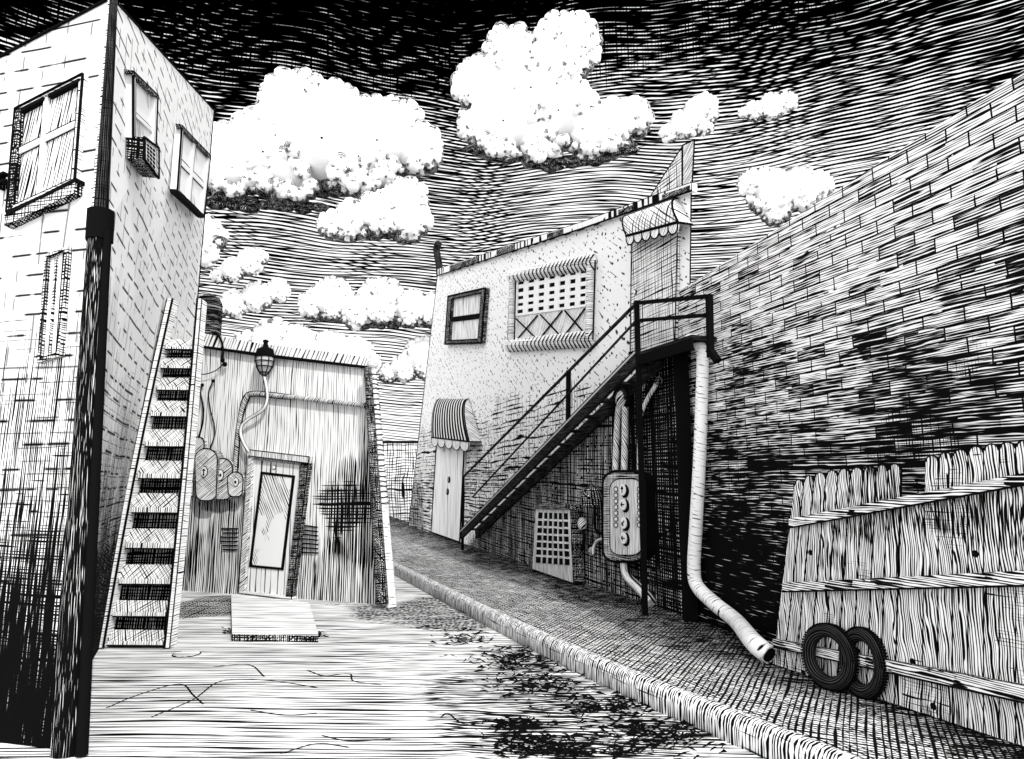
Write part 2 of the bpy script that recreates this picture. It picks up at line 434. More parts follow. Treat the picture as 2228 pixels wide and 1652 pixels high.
# clouds (uv: x round the puff, y angle from its brow)
def cloud_ink(k, start, dens, arc=None):
    edge = M(k.nt, 'MULTIPLY_ADD', M(k.nt, 'ADD', M(k.nt, 'SUBTRACT', k.v, start), M(k.nt, 'MULTIPLY', M(k.nt, 'SUBTRACT', noise(k.nt, k.vec, 2.3, 2), .5), .9)), 7.0, .0, clamp=True)
    if arc is not None:
        n_ = noise(k.nt, comb(k.nt, k.u, 1.5), .55, 1)
        edge = M(k.nt, 'MULTIPLY', edge, M(k.nt, 'MULTIPLY', M(k.nt, 'SUBTRACT', n_, arc), 9.0, clamp=True))
    k.hatch(0, 4.5, dens, .8, 1.5, .45, .9, edge)
def f(k): cloud_ink(k, .72, .80, .42)
mat('cloud_edge', f, paper=.85)
def f(k): cloud_ink(k, .45, .75, .50)
mat('cloud_curl', f, paper=.85)
def f(k): cloud_ink(k, .22, .88)
mat('cloud_undershade', f, paper=.85)  # dense ink rings draw the shade on low puffs
def f(k): cloud_ink(k, -.2, .97)
mat('cloud_shade', f, paper=.85)  # nearly solid ink, painted shade of the cloud bottoms
mat('cloud_white', None, .85)

# ------------------------------------------------------------------ ground, kerb, pavement
KB = [G(877, 1262), G(1083, 1376), G(1344, 1508), G(1664, 1652)]
d0 = (KB[0] - KB[1]).normalized(); d1 = (KB[3] - KB[2]).normalized()
KB = [KB[0] + d0 * 14] + KB + [KB[3] + d1 * 7]
for p in KB: p.z = 0
KB = [Vector((p.x, p.y, 0)) for p in spline(KB, 6)]
g = MB()
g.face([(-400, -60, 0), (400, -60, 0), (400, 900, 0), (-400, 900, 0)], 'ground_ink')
for pl_ in (((232, 1540), (300, 1512), (390, 1488), (420, 1512), (442, 1532)), ((330, 1560), (420, 1522), (470, 1486), (520, 1478), (600, 1482), (690, 1496)), ((455, 1452), (540, 1446), (575, 1472)), ((668, 1458), (705, 1470), (760, 1466), (770, 1482), (830, 1490)), ((545, 1545), (620, 1556), (690, 1552)), ((960, 1560), (975, 1552), (1010, 1575), (1090, 1580)), ((700, 1600), (760, 1612), (850, 1608)), ((610, 1640), (690, 1618), (760, 1626))):
    Q = spline([G(u, v, .003) for u, v in pl_], 6)
    for a, b in zip(Q, Q[1:]):
        w_ = (b - a).cross(UP).normalized() * .007; g.quad(a - w_, b - w_, b + w_, a + w_, 'black')
tag(g.build('ground'), kind='structure')
g = MB()
prof = [(0, -.02), (0, .10), (.012, .145), (.035, SW - .006), (.075, SW + .004), (.10, SW + .002), (.11, -.02)]
rings = []; Lk = [0]
for i, p in enumerate(KB):
    d = (KB[min(i + 1, len(KB) - 1)] - KB[max(i - 1, 0)]).normalized(); nrm = Vector((-d.y, d.x, 0))
    if nrm.x < 0: nrm = -nrm
    if i: Lk.append(Lk[-1] + (p - KB[i - 1]).length)
    rings.append([p + nrm * a + UP * h for a, h in prof])
g.loft(rings, 'kerb', close=True, cap=True, uvs=lambda i, j: (Lk[i], j * .06))
kerb_in = [r[5] - UP * .006 for r in rings]
tag(g.build('kerb'), kind='structure')
g = MB()
back = []
far_back = FA + (FA - FB).normalized() * 6
bw_end = BWA + bw_dir * 8
def wall_foot(y):
    if y > FB.y:
        t = (y - FB.y) / (FA.y - FB.y); p = FB.lerp(FA, t)
    else:
        t = (FB.y - y) / (FB.y - bw_end.y); p = FB.lerp(bw_end, t)
    return p
for a, b in zip(kerb_in, kerb_in[1:]):
    pa, pb = wall_foot(a.y), wall_foot(b.y)
    pa = Vector((pa.x + .25, pa.y, pa.z)); pb = Vector((pb.x + .25, pb.y, pb.z))
    N = 4
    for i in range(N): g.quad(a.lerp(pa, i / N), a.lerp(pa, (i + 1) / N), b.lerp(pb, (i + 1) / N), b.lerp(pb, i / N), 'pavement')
tag(g.build('pavement'), kind='structure')
# concrete slab before the shed door
g = MB()
sl4 = [G(503, 1291, .07), G(673, 1312, .07), G(693, 1383, .07), G(505, 1380, .07)]
g.prism(sl4, [Vector((p.x, p.y, .0)) for p in sl4], 'slab', 'cross_dark')
tag(g.build('concrete_slab'), 'pale concrete slab lying on the yard in front of the shed door', 'slab')
g = MB()
c = G(406, 1424)
g.disc(c, UP, .13, .006, 'ring_black' if 'ring_black' in MATS else 'black', 28)
g.disc(c + UP * .004, UP, .118, .006, 'slab', 28)
tag(g.build('drain_cover'), 'small round drain cover in the yard at the foot of the wooden steps', 'drain cover')
# weeds in the gutter
g = MB()
zones = [(1010, 1392, 60, 16, 130), (1120, 1440, 90, 30, 330), (1180, 1490, 120, 30, 330), (1330, 1540, 130, 30, 330), (1120, 1580, 60, 14, 150), (1180, 1625, 110, 25, 330), (1420, 1600, 140, 40, 420), (1250, 1640, 150, 12, 150), (497, 1376, 10, 6, 40), (688, 1380, 10, 8, 40)]
for zx, zy, rx, ry, n in zones:
    for i in range(int(n * .75)):
        p = G(zx + random.gauss(0, .5) * rx, zy + random.gauss(0, .5) * ry)
        a = random.gauss(0, .5) + (3.14 if random.random() < .5 else 0); h = random.uniform(.004, .035); l = random.uniform(.03, .12); w = random.uniform(.002, .0055)
        dx = Vector((math.cos(a), math.sin(a) * .6, 0)); sd = Vector((-dx.y, dx.x, 0)) * w
        g.face([p - sd, p + sd, p + dx * l * .6 + UP * h + sd * .6, p + dx * l + UP * h * random.uniform(.4, 1.1)], 'black')
tag(g.build('weeds', root=(0, 0, 0)), 'dark scrubby weeds and grit growing along the gutter of the kerb', 'weeds', kind='stuff')

# ------------------------------------------------------------------ tower on the left
tw = thing('brick_tower', LB, 'tall leaning white block tower with shade hatched foot and corner pipe', 'building')
g = MB()
Ltop = LEFTW.at(-80, 168); Lbot = LL
rows = 8
nearE = [LB.lerp(LT, i / rows) for i in range(rows + 1)]
leftE = [Lbot.lerp(Ltop, i / rows) for i in range(rows + 1)]
Fbot = G(372, 1300); farE = [Fbot.lerp(LF, i / rows) for i in range(rows + 1)]
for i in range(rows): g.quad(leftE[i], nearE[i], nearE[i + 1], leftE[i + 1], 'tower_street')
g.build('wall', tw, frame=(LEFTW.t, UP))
g = MB()
mid0 = G(212, 1410)
colsn = 6
def yard(i, j):
    t = i / rows; s = j / colsn
    p = nearE[i].lerp(farE[i], s)
    pull = mid0 - LB.lerp(Fbot, .45)
    wgt = max(0, 1 - t * 1.35) * (1 - min(1, abs(s - .5) / .5) ** 1.5)
    return p + Vector((pull.x, pull.y, 0)) * wgt
for i in range(rows):
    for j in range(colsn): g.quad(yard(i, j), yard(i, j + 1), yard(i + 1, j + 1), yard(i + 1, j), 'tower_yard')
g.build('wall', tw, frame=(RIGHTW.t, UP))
g = MB()
bk = Vector((-9, LF.y + .5, LF.z)); bk0 = Vector((-9, Fbot.y + .5, 0))
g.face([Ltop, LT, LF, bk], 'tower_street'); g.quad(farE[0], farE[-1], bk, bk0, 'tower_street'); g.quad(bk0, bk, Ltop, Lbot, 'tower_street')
g.tube([LT + LEFTW.n * .01, Ltop + LEFTW.n * .01], .012, 'black', 6); g.tube([LT, LF], .012, 'black', 6); g.tube([farE[1], LF], .014, 'black', 6)
g.build('roof', tw)
def window(parent, w, outer, fw, fh, vs, hs, paneM, frameM, barM, d=.05, barw=.035, name='window'):
    """frame ring, glass, bars; outer TL TR BR BL"""
    fr = MB(); inner = inset(outer, fw, fh); fr.ring(w, outer, inner, -.02, d, frameM)
    o = fr.build(name, parent)
    p = MB(); p.panel(w, inset(outer, fw * .5, fh * .5), -.03, d * .3, paneM); p.build('pane', o)
    ib = MB(); ii = [w.at(*q_, d * .9) for q_ in inner]
    for a_, b_ in zip(ii, ii[1:] + ii[:1]): ib.tube([a_, b_], .007, 'black', 5)
    ib.build('pane_edge', o)
    b = MB()
    for s in vs: b.panel(w, sub(inner, s - barw * 1.45, s + barw * 1.45, 0, 1), 0, d * .6, 'black'); b.panel(w, sub(inner, s - barw, s + barw, 0, 1), 0, d * .8, barM)
    for t in hs: b.panel(w, sub(inner, 0, 1, t - barw * 1.45, t + barw * 1.45), 0, d * .55, 'black'); b.panel(w, sub(inner, 0, 1, t - barw, t + barw), 0, d * .75, barM)
    if b.v: b.build('glazing_bar', o)
    return o
o = window(tw, LEFTW, [(33, 236), (180, 160), (162, 395), (14, 462)], .05, .035, [.45], [.44], 'curtain', 'pale', 'white', .05, .03)
g = MB(); g.panel(LEFTW, [(30, 240), (44, 234), (26, 456), (12, 464)], 0, .055, 'cross_dark'); g.panel(LEFTW, [(36, 240), (94, 211), (93, 217), (36, 247)], 0, .055, 'black'); g.panel(LEFTW, [(104, 205), (174, 170), (173, 176), (104, 211)], 0, .055, 'black'); g.build('shutter', o)
g = MB(); g.panel(LEFTW, [(9, 468), (164, 389), (161, 419), (9, 492)], 0, .07, 'cross', 'cross_dark'); g.panel(LEFTW, [(12, 462), (80, 428), (80, 434), (12, 470)], 0, .08, 'black'); g.panel(LEFTW, [(84, 427), (164, 386), (164, 394), (84, 433)], 0, .08, 'black'); g.build('sill', o)
window(tw, LEFTW, [(97, 555), (147, 535), (129, 774), (80, 790)], .14, .03, [.5], [], 'glass', 'cross', 'cross', .04, .03)
w1 = window(tw, RIGHTW, [(290, 156), (343, 208), (338, 345), (290, 300)], .09, .03, [], [.62], 'glass', 'white', 'white', .05, .03)
g = MB(); g.panel(RIGHTW, [(288, 153), (346, 208), (346, 217), (291, 163)], 0, .06, 'cross_dark'); g.build('head', w1)
w2 = window(tw, RIGHTW, [(396, 274), (458, 340), (443, 472), (386, 416)], .05, .03, [.45], [.53], 'glass', 'white', 'white', .05, .04)
g = MB(); g.panel(RIGHTW, [(394, 270), (460, 338), (460, 348), (396, 280)], 0, .06, 'cross_dark'); g.panel(RIGHTW, [(386, 412), (443, 466), (443, 475), (385, 420)], 0, .07, 'black'); g.build('head', w2)
def edge(w, pts, parent, nm='outline', r=.011, d=.052, m='black'):
    g = MB()
    for a, b in zip(pts, pts[1:] + pts[:1]): g.tube([w.at(*a, d), w.at(*b, d)], r, m, 6)
    return g.build(nm, parent)
edge(LEFTW, [(33, 236), (180, 160), (162, 395), (14, 462)], o, 'frame_bead')
edge(RIGHTW, [(290, 156), (343, 208), (338, 345), (290, 300)], w1, 'frame_bead'); edge(RIGHTW, [(396, 274), (458, 340), (443, 472), (386, 416)], w2, 'frame_bead')
# corner downpipe
dp = thing('corner_downpipe', LB, 'dark downpipe running down the corner of the white tower, boxed below', 'downpipe')
out = (LEFTW.n + RIGHTW.n).normalized()
ax = lambda t, o_=.06: LB.lerp(LT, t) + out * o_
tb = .66
g = MB(); g.tube([ax(tb - .02, .05), ax(1.04, .03)], .05, 'black_metal', 10, .024); g.build('pipe', dp)
g = MB(); g.tube([ax(tb - .02, .05) + LEFTW.t * -.05, ax(1.04, .03) + LEFTW.t * -.03], .03, 'vertical_light', 10, .014); g.build('pipe', dp)
g = MB(); g.tube([ax(0, .06), ax(tb, .05)], .095, 'casing', 10, .075); g.build('casing', dp)
g = MB(); g.tube([ax(tb - .03, .05), ax(tb + .012, .05)], .088, 'black', 10); g.build('collar', dp)
g = MB(); g.tube([ax(0, .16) + RIGHTW.n * .05, ax(tb * .97, .12) + RIGHTW.n * .03], .035, 'black', 8, .025); g.build('pipe', dp)
# bracket at the picture's left
g = MB()
for v in (386, 402): g.bar(LEFTW.at(-14, v + 4, .05), LEFTW.at(14, v - 8, .05), .05, .02, 'black')
g.panel(LEFTW, [(-12, 385), (-4, 380), (-4, 404), (-12, 408)], 0, .07, 'cross_dark')
tag(g.build('wall_bracket'), 'small black double bracket beside the curtained tower window', 'bracket')
# window air conditioner
acr = thing('air_conditioner', RIGHTW.at(318, 350), 'boxy window air conditioner jutting from the tower under a sash', 'air conditioner')
fq = [(314, 299), (345, 322), (345, 388), (314, 347)]
g = MB(); g.panel(RIGHTW, fq, .0, .13, 'cross', 'cross_dark'); g.build('housing', acr)
g = MB(); ins = inset(fq, .2, .14); g.panel(RIGHTW, ins, .13, .137, 'white')
for i in range(3):
    for j in range(5): g.panel(RIGHTW, sub(ins, i / 3 + .05, i / 3 + .28, j / 5 + .03, j / 5 + .15), .137, .142, 'black')
g.build('grille', acr)
g = MB(); pts = [RIGHTW.at(*q, .13) for q in fq]
for a, b in zip(pts, pts[1:] + pts[:1]): g.tube([a, b], .012, 'black', 6)
g.build('edge_trim', acr)

# ------------------------------------------------------------------ wooden steps
stp = thing('wooden_steps', G(295, 1405), 'steep wooden steps with eleven treads leaning against the tower', 'steps')
TV = [738, 778, 821, 872, 934, 1002, 1073, 1150, 1228, 1306, 1370]
SB_L, SB_R = G(218, 1408), G(376, 1408)
ST_L, ST_R = atY(372, 665, 7.75), atY(441, 665, 7.75)
STW = Wall(SB_L, SB_R, ST_L)                       # the sloping plane of the steps
def rail_u(v, side):
    if side == 0: return 228 + (375 - 228) * (1400 - v) / (1400 - 660) - 14 * math.sin(math.pi * (1400 - v) / 740) * .4
    return 372 + (440 - 372) * (1400 - v) / (1400 - 660) + 8 * math.sin(math.pi * (1400 - v) / 740) * .3
for side in (0, 1):
    g = MB()
    P = [STW.at(rail_u(v, side), v, .03) for v in (1408, 1250, 1100, 950, 800, 655)]
    P = spline(P, 4)
    n = STW.n; x = STW.t
    rg = []
    for i, p in enumerate(P):
        w_ = .024 if side else .030
        rg.append([p + x * w_ + n * .07, p - x * w_ + n * .07, p - x * w_ - n * .07, p + x * w_ - n * .07])
    if side == 0:
        g.loft(rg, 'pale_wood', smooth=False)
    else: g.loft(rg, 'pale_wood', smooth=False)
    g.tube([p + x * (.032 if side == 0 else -.026) + n * .075 for p in P], .012, 'black', 6, smooth=False)
    g.tube([p - x * (.032 if side == 0 else -.026) + n * .075 for p in P], .006, 'black', 6, smooth=False)
    g.build('rail', stp)
for i, v in enumerate(TV):
    hh = (TV[i + 1] - v) if i < 10 else 62
    hb = hh * .40; lip = hh * .16
    a = [(rail_u(v, 0) + 5, v), (rail_u(v, 1) - 4, v + 1), (rail_u(v + hb, 1) - 4, v + hb + 1), (rail_u(v + hb, 0) + 5, v + hb)]
    bfr = [a[3], a[2], (a[2][0], a[2][1] + lip), (a[3][0], a[3][1] + lip)]
    g = MB()
    A = [STW.at(*a[0], -.03), STW.at(*a[1], -.03), STW.at(*a[2], .07), STW.at(*a[3], .07)]
    B_ = [STW.at(*bfr[3], .065), STW.at(*bfr[2], .065)]
    g.quad(A[0], A[1], A[2], A[3], 'tread_wood'); g.quad(A[3], A[2], B_[1], B_[0], 'vertical_light')
    und = [STW.at(*bfr[3], -.06), STW.at(*bfr[2], -.06)]
    g.quad(B_[0], B_[1], und[1], und[0], 'black'); g.quad(A[1], A[0], und[0], und[1], 'black')
    g.face([A[0], A[3], B_[0], und[0]], 'tread_wood'); g.face([A[1], und[1], B_[1], A[2]], 'tread_wood')
    g.tube([B_[0], B_[1]], .009, 'black', 6)
    g.build('tread', stp)
g = MB()
bp = [STW.at(rail_u(v, s), v, -.16) for v, s in ((742, 0), (742, 1), (1395, 1), (1395, 0))]
g.prism(bp, [p - STW.n * .02 for p in bp], 'tread_shade'); g.build('shade_board', stp)  # dark sheet standing in for the shade between the treads

# ------------------------------------------------------------------ shed
shd = thing('shed', (SHA + SHB) / 2, 'flat roofed corrugated shed with a glazed door and dark cap', 'shed')
fr = [(436, 740), (797, 792), (826, 1313), (392, 1282)]
FR = [SHED.at(*q) for q in fr]; FR[2].z = FR[3].z = -.01
bd = Vector((-.30, 1, 0)).normalized() * 2.6
g = MB(); N = 10
for i in range(N):
    a, b = i / N, (i + 1) / N
    g.quad(FR[3].lerp(FR[2], a), FR[3].lerp(FR[2], b), FR[0].lerp(FR[1], b), FR[0].lerp(FR[1], a), 'shed_wall')
g.quad(FR[1], FR[2], FR[2] + bd, FR[1] + bd, 'cross'); g.quad(FR[3], FR[0], FR[0] + bd, FR[3] + bd, 'cross'); g.quad(FR[2] + bd, FR[3] + bd, FR[0] + bd, FR[1] + bd, 'cross')
g.build('wall', shd, frame=(SHED.t, UP))
g = MB(); g.quad(FR[0], FR[1], FR[1] + bd, FR[0] + bd, 'paper_grey'); g.build('roof', shd)
g = MB(); g.panel(SHED, [(434, 724), (563, 747), (700, 764), (803, 778), (803, 797), (700, 786), (563, 769), (434, 751)], -.05, .06, 'shed_cap'); g.build('roof_cap', shd)
g = MB(); g.panel(SHED, [(434, 751), (563, 768), (803, 797), (803, 802), (563, 775), (434, 756)], 0, .075, 'black'); g.build('drip_edge', shd)
# door
fo = [(537, 978), (673, 994), (634, 1304), (519, 1288)]; fi = [(547, 1000), (657, 1013), (622, 1303), (530, 1289)]
g = MB(); g.panel(SHED, [fo[0], fo[1], (671, 1008), (541, 992)], 0, .12, 'vertical_light'); g.panel(SHED, [(541, 992), (549, 993), (531, 1289), (519, 1288)], 0, .10, 'slant_light'); g.panel(SHED, [(655, 1006), (671, 1008), (634, 1304), (621, 1302)], 0, .10, 'cross_dark')  # dark right jamb, a shadow strip put into its colour
g.panel(SHED, [(520, 1290), (634, 1304), (634, 1300), (520, 1286)], 0, .11, 'slab')
for a, b in ((fo[0], fo[1]), ((541, 992), (671, 1008)), (fo[0], fo[3]), (fo[1], fo[2])): g.tube([SHED.at(*a, .12), SHED.at(*b, .12)], .007, 'black', 6)
dr = g.build('door', shd); 
g = MB(); g.panel(SHED, fi, 0, .05, 'shop_door'); g.build('door_leaf', dr)
pn = [(567, 1026), (641, 1035), (616, 1241), (540, 1234)]
pn[3] = (541, 1234)
g = MB(); g.ring(SHED, pn, inset(pn, .07, .025), .05, .065, 'black'); g.build('pane_frame', dr)
g = MB(); g.panel(SHED, inset(pn, .07, .025), .05, .056, 'glass'); g.build('pane', dr)
g = MB(); q = SHED.at(597, 1017, .05); g.disc(q, SHED.n, .036, .012, 'black', 18); g.disc(q, SHED.n, .028, .016, 'white', 18); g.build('spyhole', dr)
def louvre(px, n):
    g = MB()
    for i in range(n):
        a, b = quad_at(px, 0, (i + .5) / n), quad_at(px, 1, (i + .5) / n)
        e = random.uniform(-6, 6); g.bar(SHED.at(a[0] + e, a[1], .012), SHED.at(b[0], b[1] + 2, .012), .03, .018, 'black')
    g.build('louvre', shd)
louvre([(487, 1146), (517, 1144), (515, 1199), (484, 1200)], 6); louvre([(655, 1137), (690, 1141), (692, 1206), (652, 1206)], 7)
# shed downpipe
dpp = thing('shed_downpipe', SHB, 'fat pale downpipe with wire wrapping at the right end of the shed', 'downpipe')
PT, PB = SHED.at(811, 800, .09), SHED.at(852, 1316, .11); PB.z = 0.0
g = MB(); g.tube([PB, PB.lerp(PT, .5), PT], .072, 'pipe_white', 14, .045); g.build('pipe', dpp)
g = MB(); PT2, PB2 = SHED.at(800, 800, .19), SHED.at(832, 1314, .21); g.tube([PB2, PT2], .085, 'cross_dark', 10, .05); g.build('pipe', dpp)
g = MB(); g.ball(SHED.at(811, 792, .09), .085, 'pale', sz=1.1); g.build('pipe_cap', dpp)
g = MB()
for i in range(26):
    t = .42 + i * .022; c = PB.lerp(PT, t); r = .075 + (.047 - .075) * t
    g.tube([c + Vector((math.cos(a), math.sin(a), .12 * math.sin(a + i))) * (r + .006) for a in [6.2832 * k / 10 for k in range(11)]], .008, 'black', 5, n=2)
g.build('wire', dpp)
# conduit
g = MB(); P = [SHED.at(u, v, .06) for u, v in ((806, 884), (700, 872), (620, 863), (552, 857), (535, 869), (524, 905), (517, 960), (511, 1030))]
g.tube(P, .036, 'pipe_hatch', 10)
for d_ in (-1, 1): g.tube([SHED.at(u + d_ * (0 if v < 866 else 5), v + d_ * (5 if v < 870 else 0), .062) for u, v in ((806, 884), (700, 872), (620, 863), (552, 857), (535, 869), (524, 905), (517, 960), (511, 1030))], .011, 'black', 5)
g.tube([SHED.at(797, 882, .06), SHED.at(822, 888, .08)], .06, 'cross_dark', 10)
tag(g.build('conduit_pipe'), 'bent hatched conduit pipe crossing the shed wall above its door', 'pipe')
# caged lamp
lp = thing('caged_lamp', SHED.at(576, 817, .12), 'dark caged lamp hung from the shed roof edge above the door', 'lamp')
lc = SHED.at(576, 784, .14)
def lathe(g, c, prof, m, seg=14):
    rg = [[c + Vector((r * math.cos(6.2832 * k / seg), r * math.sin(6.2832 * k / seg), z)) for k in range(seg)] for r, z in prof]
    g.loft(rg, m, uvs=lambda i, j: (6.2832 * j / seg * .1, prof[i][1]))
g = MB(); lathe(g, lc, [(.02, -.23), (.06, -.19), (.11, -.10), (.13, 0), (.125, .06), (.11, .07)], 'paper_grey'); g.build('bulb', lp)
g = MB(); lathe(g, lc, [(.135, .05), (.14, .09), (.12, .17), (.05, .20), (.03, .26), (.05, .30), (.02, .32)], 'black'); g.build('cap', lp)
g = MB()
for k in range(8):
    a = 6.2832 * k / 8; g.tube([lc + Vector((r * math.cos(a), r * math.sin(a), z)) for r, z in ((.02, -.24), (.07, -.19), (.12, -.10), (.14, 0), (.135, .07))], .008, 'black', 5, n=3)
for r, z in ((.07, -.19), (.12, -.10), (.14, -.02), (.138, .05)): g.tube([lc + Vector((r * math.cos(6.2832 * k / 14), r * math.sin(6.2832 * k / 14), z)) for k in range(15)], .008, 'black', 5, n=1)
g.build('cage', lp)
def cable(w, pts, r, m, label, d=.04, knob=None, nm='cable', n=8):
    g = MB(); g.tube([w.at(u, v, d) for u, v in pts], r, m, 8, n=n)
    if knob: g.ball(w.at(*knob, d), .03, 'black', 8, 6)
    return tag(g.build(nm), label, 'cable')
g = MB(); cp = ((574, 817), (579, 840), (581, 868), (570, 893), (535, 916), (523, 935), (528, 960), (541, 983))
g.tube([SHED.at(u, v, .11) for u, v in cp], .026, 'black', 8); g.tube([SHED.at(u + .3, v, .125) for u, v in cp], .018, 'pale', 8)
tag(g.build('cable'), 'looping pale cable from the caged lamp down to the door frame', 'cable')
cable(SHED, ((440, 838), (436, 854), (442, 886), (441, 918), (432, 953)), .014, 'black', 'short black cable with a knob above the leftmost tall meter', .05, (440, 838))
cable(SHED, ((464, 829), (454, 854), (457, 889), (466, 925), (466, 950), (457, 976)), .010, 'black', 'thin S shaped cable dropping onto the arrow dial meter', .05, (464, 829))
g = MB(); g.tube([SHED.at(u, v, .08) for u, v in ((468, 722), (480, 738), (485, 760), (484, 786))], .017, 'black', 8); g.tube([SHED.at(u, v, .07) for u, v in ((488, 790), (470, 806), (448, 814), (424, 815))], .008, 'black', 8)
g.ball(SHED.at(484, 784, .08), .038, 'black', 8, 6); g.ball(SHED.at(489, 793, .08), .04, 'black', 8, 6)
tag(g.build('cable'), 'black cable running from the roof vent over the shed edge to a knob', 'cable')
# roof vent
rv = thing('roof_vent', SHED.at(450, 728, -.35), 'black round topped vent hood standing on the left end of the shed roof', 'vent')
vb = SHED.at(450, 730, -.4); k_ = (SHED.at(473, 730, -.4) - SHED.at(427, 730, -.4)).length / 2; hv = (SHED.at(450, 643, -.4).z - vb.z)
g = MB(); lathe(g, vb, [(k_ * .95, -.15), (k_ * .97, hv * .3), (k_ * .98, hv * .62), (k_ * .92, hv * .8), (k_ * .72, hv * .93), (k_ * .35, hv * .99), (.01, hv)], 'casing', 18); g.build('hood', rv)
g = MB(); g.tube([vb + Vector((0, 0, -.15)), vb + Vector((0, 0, -.02))], k_ * 1.15, 'black', 18); g.build('flange', rv)
# meters
def meter(x0, x1, y0, y1, d0, d1, label, dial=None, glyph='up', m='meter'):
    t = thing('electricity_meter', SHED.at((x0 + x1) / 2, y1, d0), label, 'meter', 'meters on the shed wall')
    w = x1 - x0; r = w * .48; px = []
    for cx, cy, a0 in ((x1 - r, y0 + r, 90), (x1 - r * .8, y1 - r * .6, 0), (x0 + r * .8, y1 - r * .6, -90), (x0 + r, y0 + r, 180)):
        rr = r if cy < (y0 + y1) / 2 else r * .7
        for k in range(6):
            a = math.radians(a0 - 90 * k / 5); px.append((cx + rr * math.cos(a), cy - rr * math.sin(a)))
    g = MB(); g.panel(SHED, px, d0, d1, m, 'cross'); pts = [SHED.at(*q, d1) for q in px]
    for a, b in zip(pts, pts[1:] + pts[:1]): g.tube([a, b], .009, 'black', 5)
    g.build('case', t)
    if dial:
        c = SHED.at(*dial, d1); s_ = .07 if w > 40 else .055
        g = MB(); g.disc(c, SHED.n, s_ * 1.25, .010, 'black', 20, squash=.75); g.disc(c, SHED.n, s_ * 1.08, .014, 'white', 20, squash=.75); dd = g.build('dial', t)
        g = MB(); c2 = c + SHED.n * .018; X = SHED.t; st = lambda a, b: g.bar(c2 + X * a[0] + UP * a[1], c2 + X * b[0] + UP * b[1], .014, .006, 'black', SHED.n)
        q = s_ * .65
        if glyph == 'up': st((0, -q), (0, q)); st((0, q), (-q * .5, q * .4)); st((0, q), (q * .5, q * .4)); st((-q * .4, -q), (q * .4, -q))
        elif glyph == 'right': st((-q * .6, 0), (q * .6, 0)); st((q * .6, 0), (q * .1, q * .5)); st((q * .6, 0), (q * .1, -q * .5))
        else: g.disc(c2, SHED.n, q * .6, .004, 'black', 12)
        g.build('pointer', dd)
meter(418, 444, 951, 1080, 0, .06, 'half hidden hatched meter case behind the others, under the short cable', None, m='slant_light')
meter(424, 473, 976, 1087, .06, .20, 'tallest front meter with an upward arrow dial, on the shed wall', (445, 1027), 'up')
meter(458, 506, 997, 1085, .02, .15, 'meter with a right arrow dial between the tallest meter and the dotted one', (480, 1034), 'right', m='slant_light')
meter(495, 529, 1027, 1079, .02, .16, 'small rounded meter with a dot dial beside the shed door', (514, 1049), 'dot', m='meter')
meter(402, 421, 1043, 1081, .0, .15, 'tiny blank meter box beside the right rail of the wooden steps', None, m='pale')

# ------------------------------------------------------------------ white shopfront on the right
hs = thing('stucco_house', (FA + FB) / 2, 'long white stucco house with sloping roofline and two awnings', 'building')
top = [(952, 600), (1274, 495), (1412, 447), (1504, 415)]
bot = [(888, 1146), (1171, 1238), (1340, 1294), (1492, 1345)]
TP = [FACADE.at(*q) for q in top]; BP = [FACADE.at(*q) for q in bot]
for p in BP: p.z -= .1
g = MB()
for i in range(3):
    R = 6
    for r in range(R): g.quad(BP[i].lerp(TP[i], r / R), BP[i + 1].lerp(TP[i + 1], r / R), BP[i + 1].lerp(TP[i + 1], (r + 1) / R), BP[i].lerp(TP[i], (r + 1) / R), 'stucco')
hb = Vector((.12, 1, 0)).normalized() * 4
g.quad(BP[0], TP[0], TP[0] + hb, BP[0] + hb, 'stucco'); g.quad(TP[3], BP[3], BP[3] + hb, TP[3] + hb, 'stucco'); g.quad(BP[0] + hb, TP[0] + hb, TP[3] + hb, BP[3] + hb, 'stucco')
g.tube([BP[0], TP[0]], .018, 'black', 6); g.tube([BP[3] + FACADE.n * .003, TP[3]], .009, 'black', 6)
g.build('wall', hs, frame=(FACADE.t, UP))
g = MB(); g.face([TP[0], TP[1], TP[2], TP[3], TP[3] + hb, TP[0] + hb], 'paper_grey'); g.build('roof', hs)
g = MB()
for a, b in zip(top, top[1:]):
    h0, h1 = (14 if a[0] < 1400 else 17), (14 if b[0] < 1400 else 17)
    g.panel(FACADE, [(a[0], a[1] - h0), (b[0], b[1] - h1), b, a], -.02, .06, 'coping')
    g.tube([FACADE.at(a[0], a[1], .065), FACADE.at(b[0], b[1], .065)], .014, 'black', 6); g.tube([FACADE.at(a[0], a[1] - h0, .05), FACADE.at(b[0], b[1] - h1, .05)], .010, 'black', 6)
x0 = 985
for (a, b) in ((978, 1040), (1080, 1120), (1190, 1225), (1345, 1378), (1440, 1500)):
    ya = lambda x: 600 + (495 - 600) * (x - 952) / 322 if x < 1274 else 495 + (415 - 495) * (x - 1274) / 230
    g.panel(FACADE, [(a, ya(a) - 13), (b, ya(b) - 13), (b, ya(b)), (a, ya(a))], .05, .068, 'cross_dark')
g.build('coping', hs)
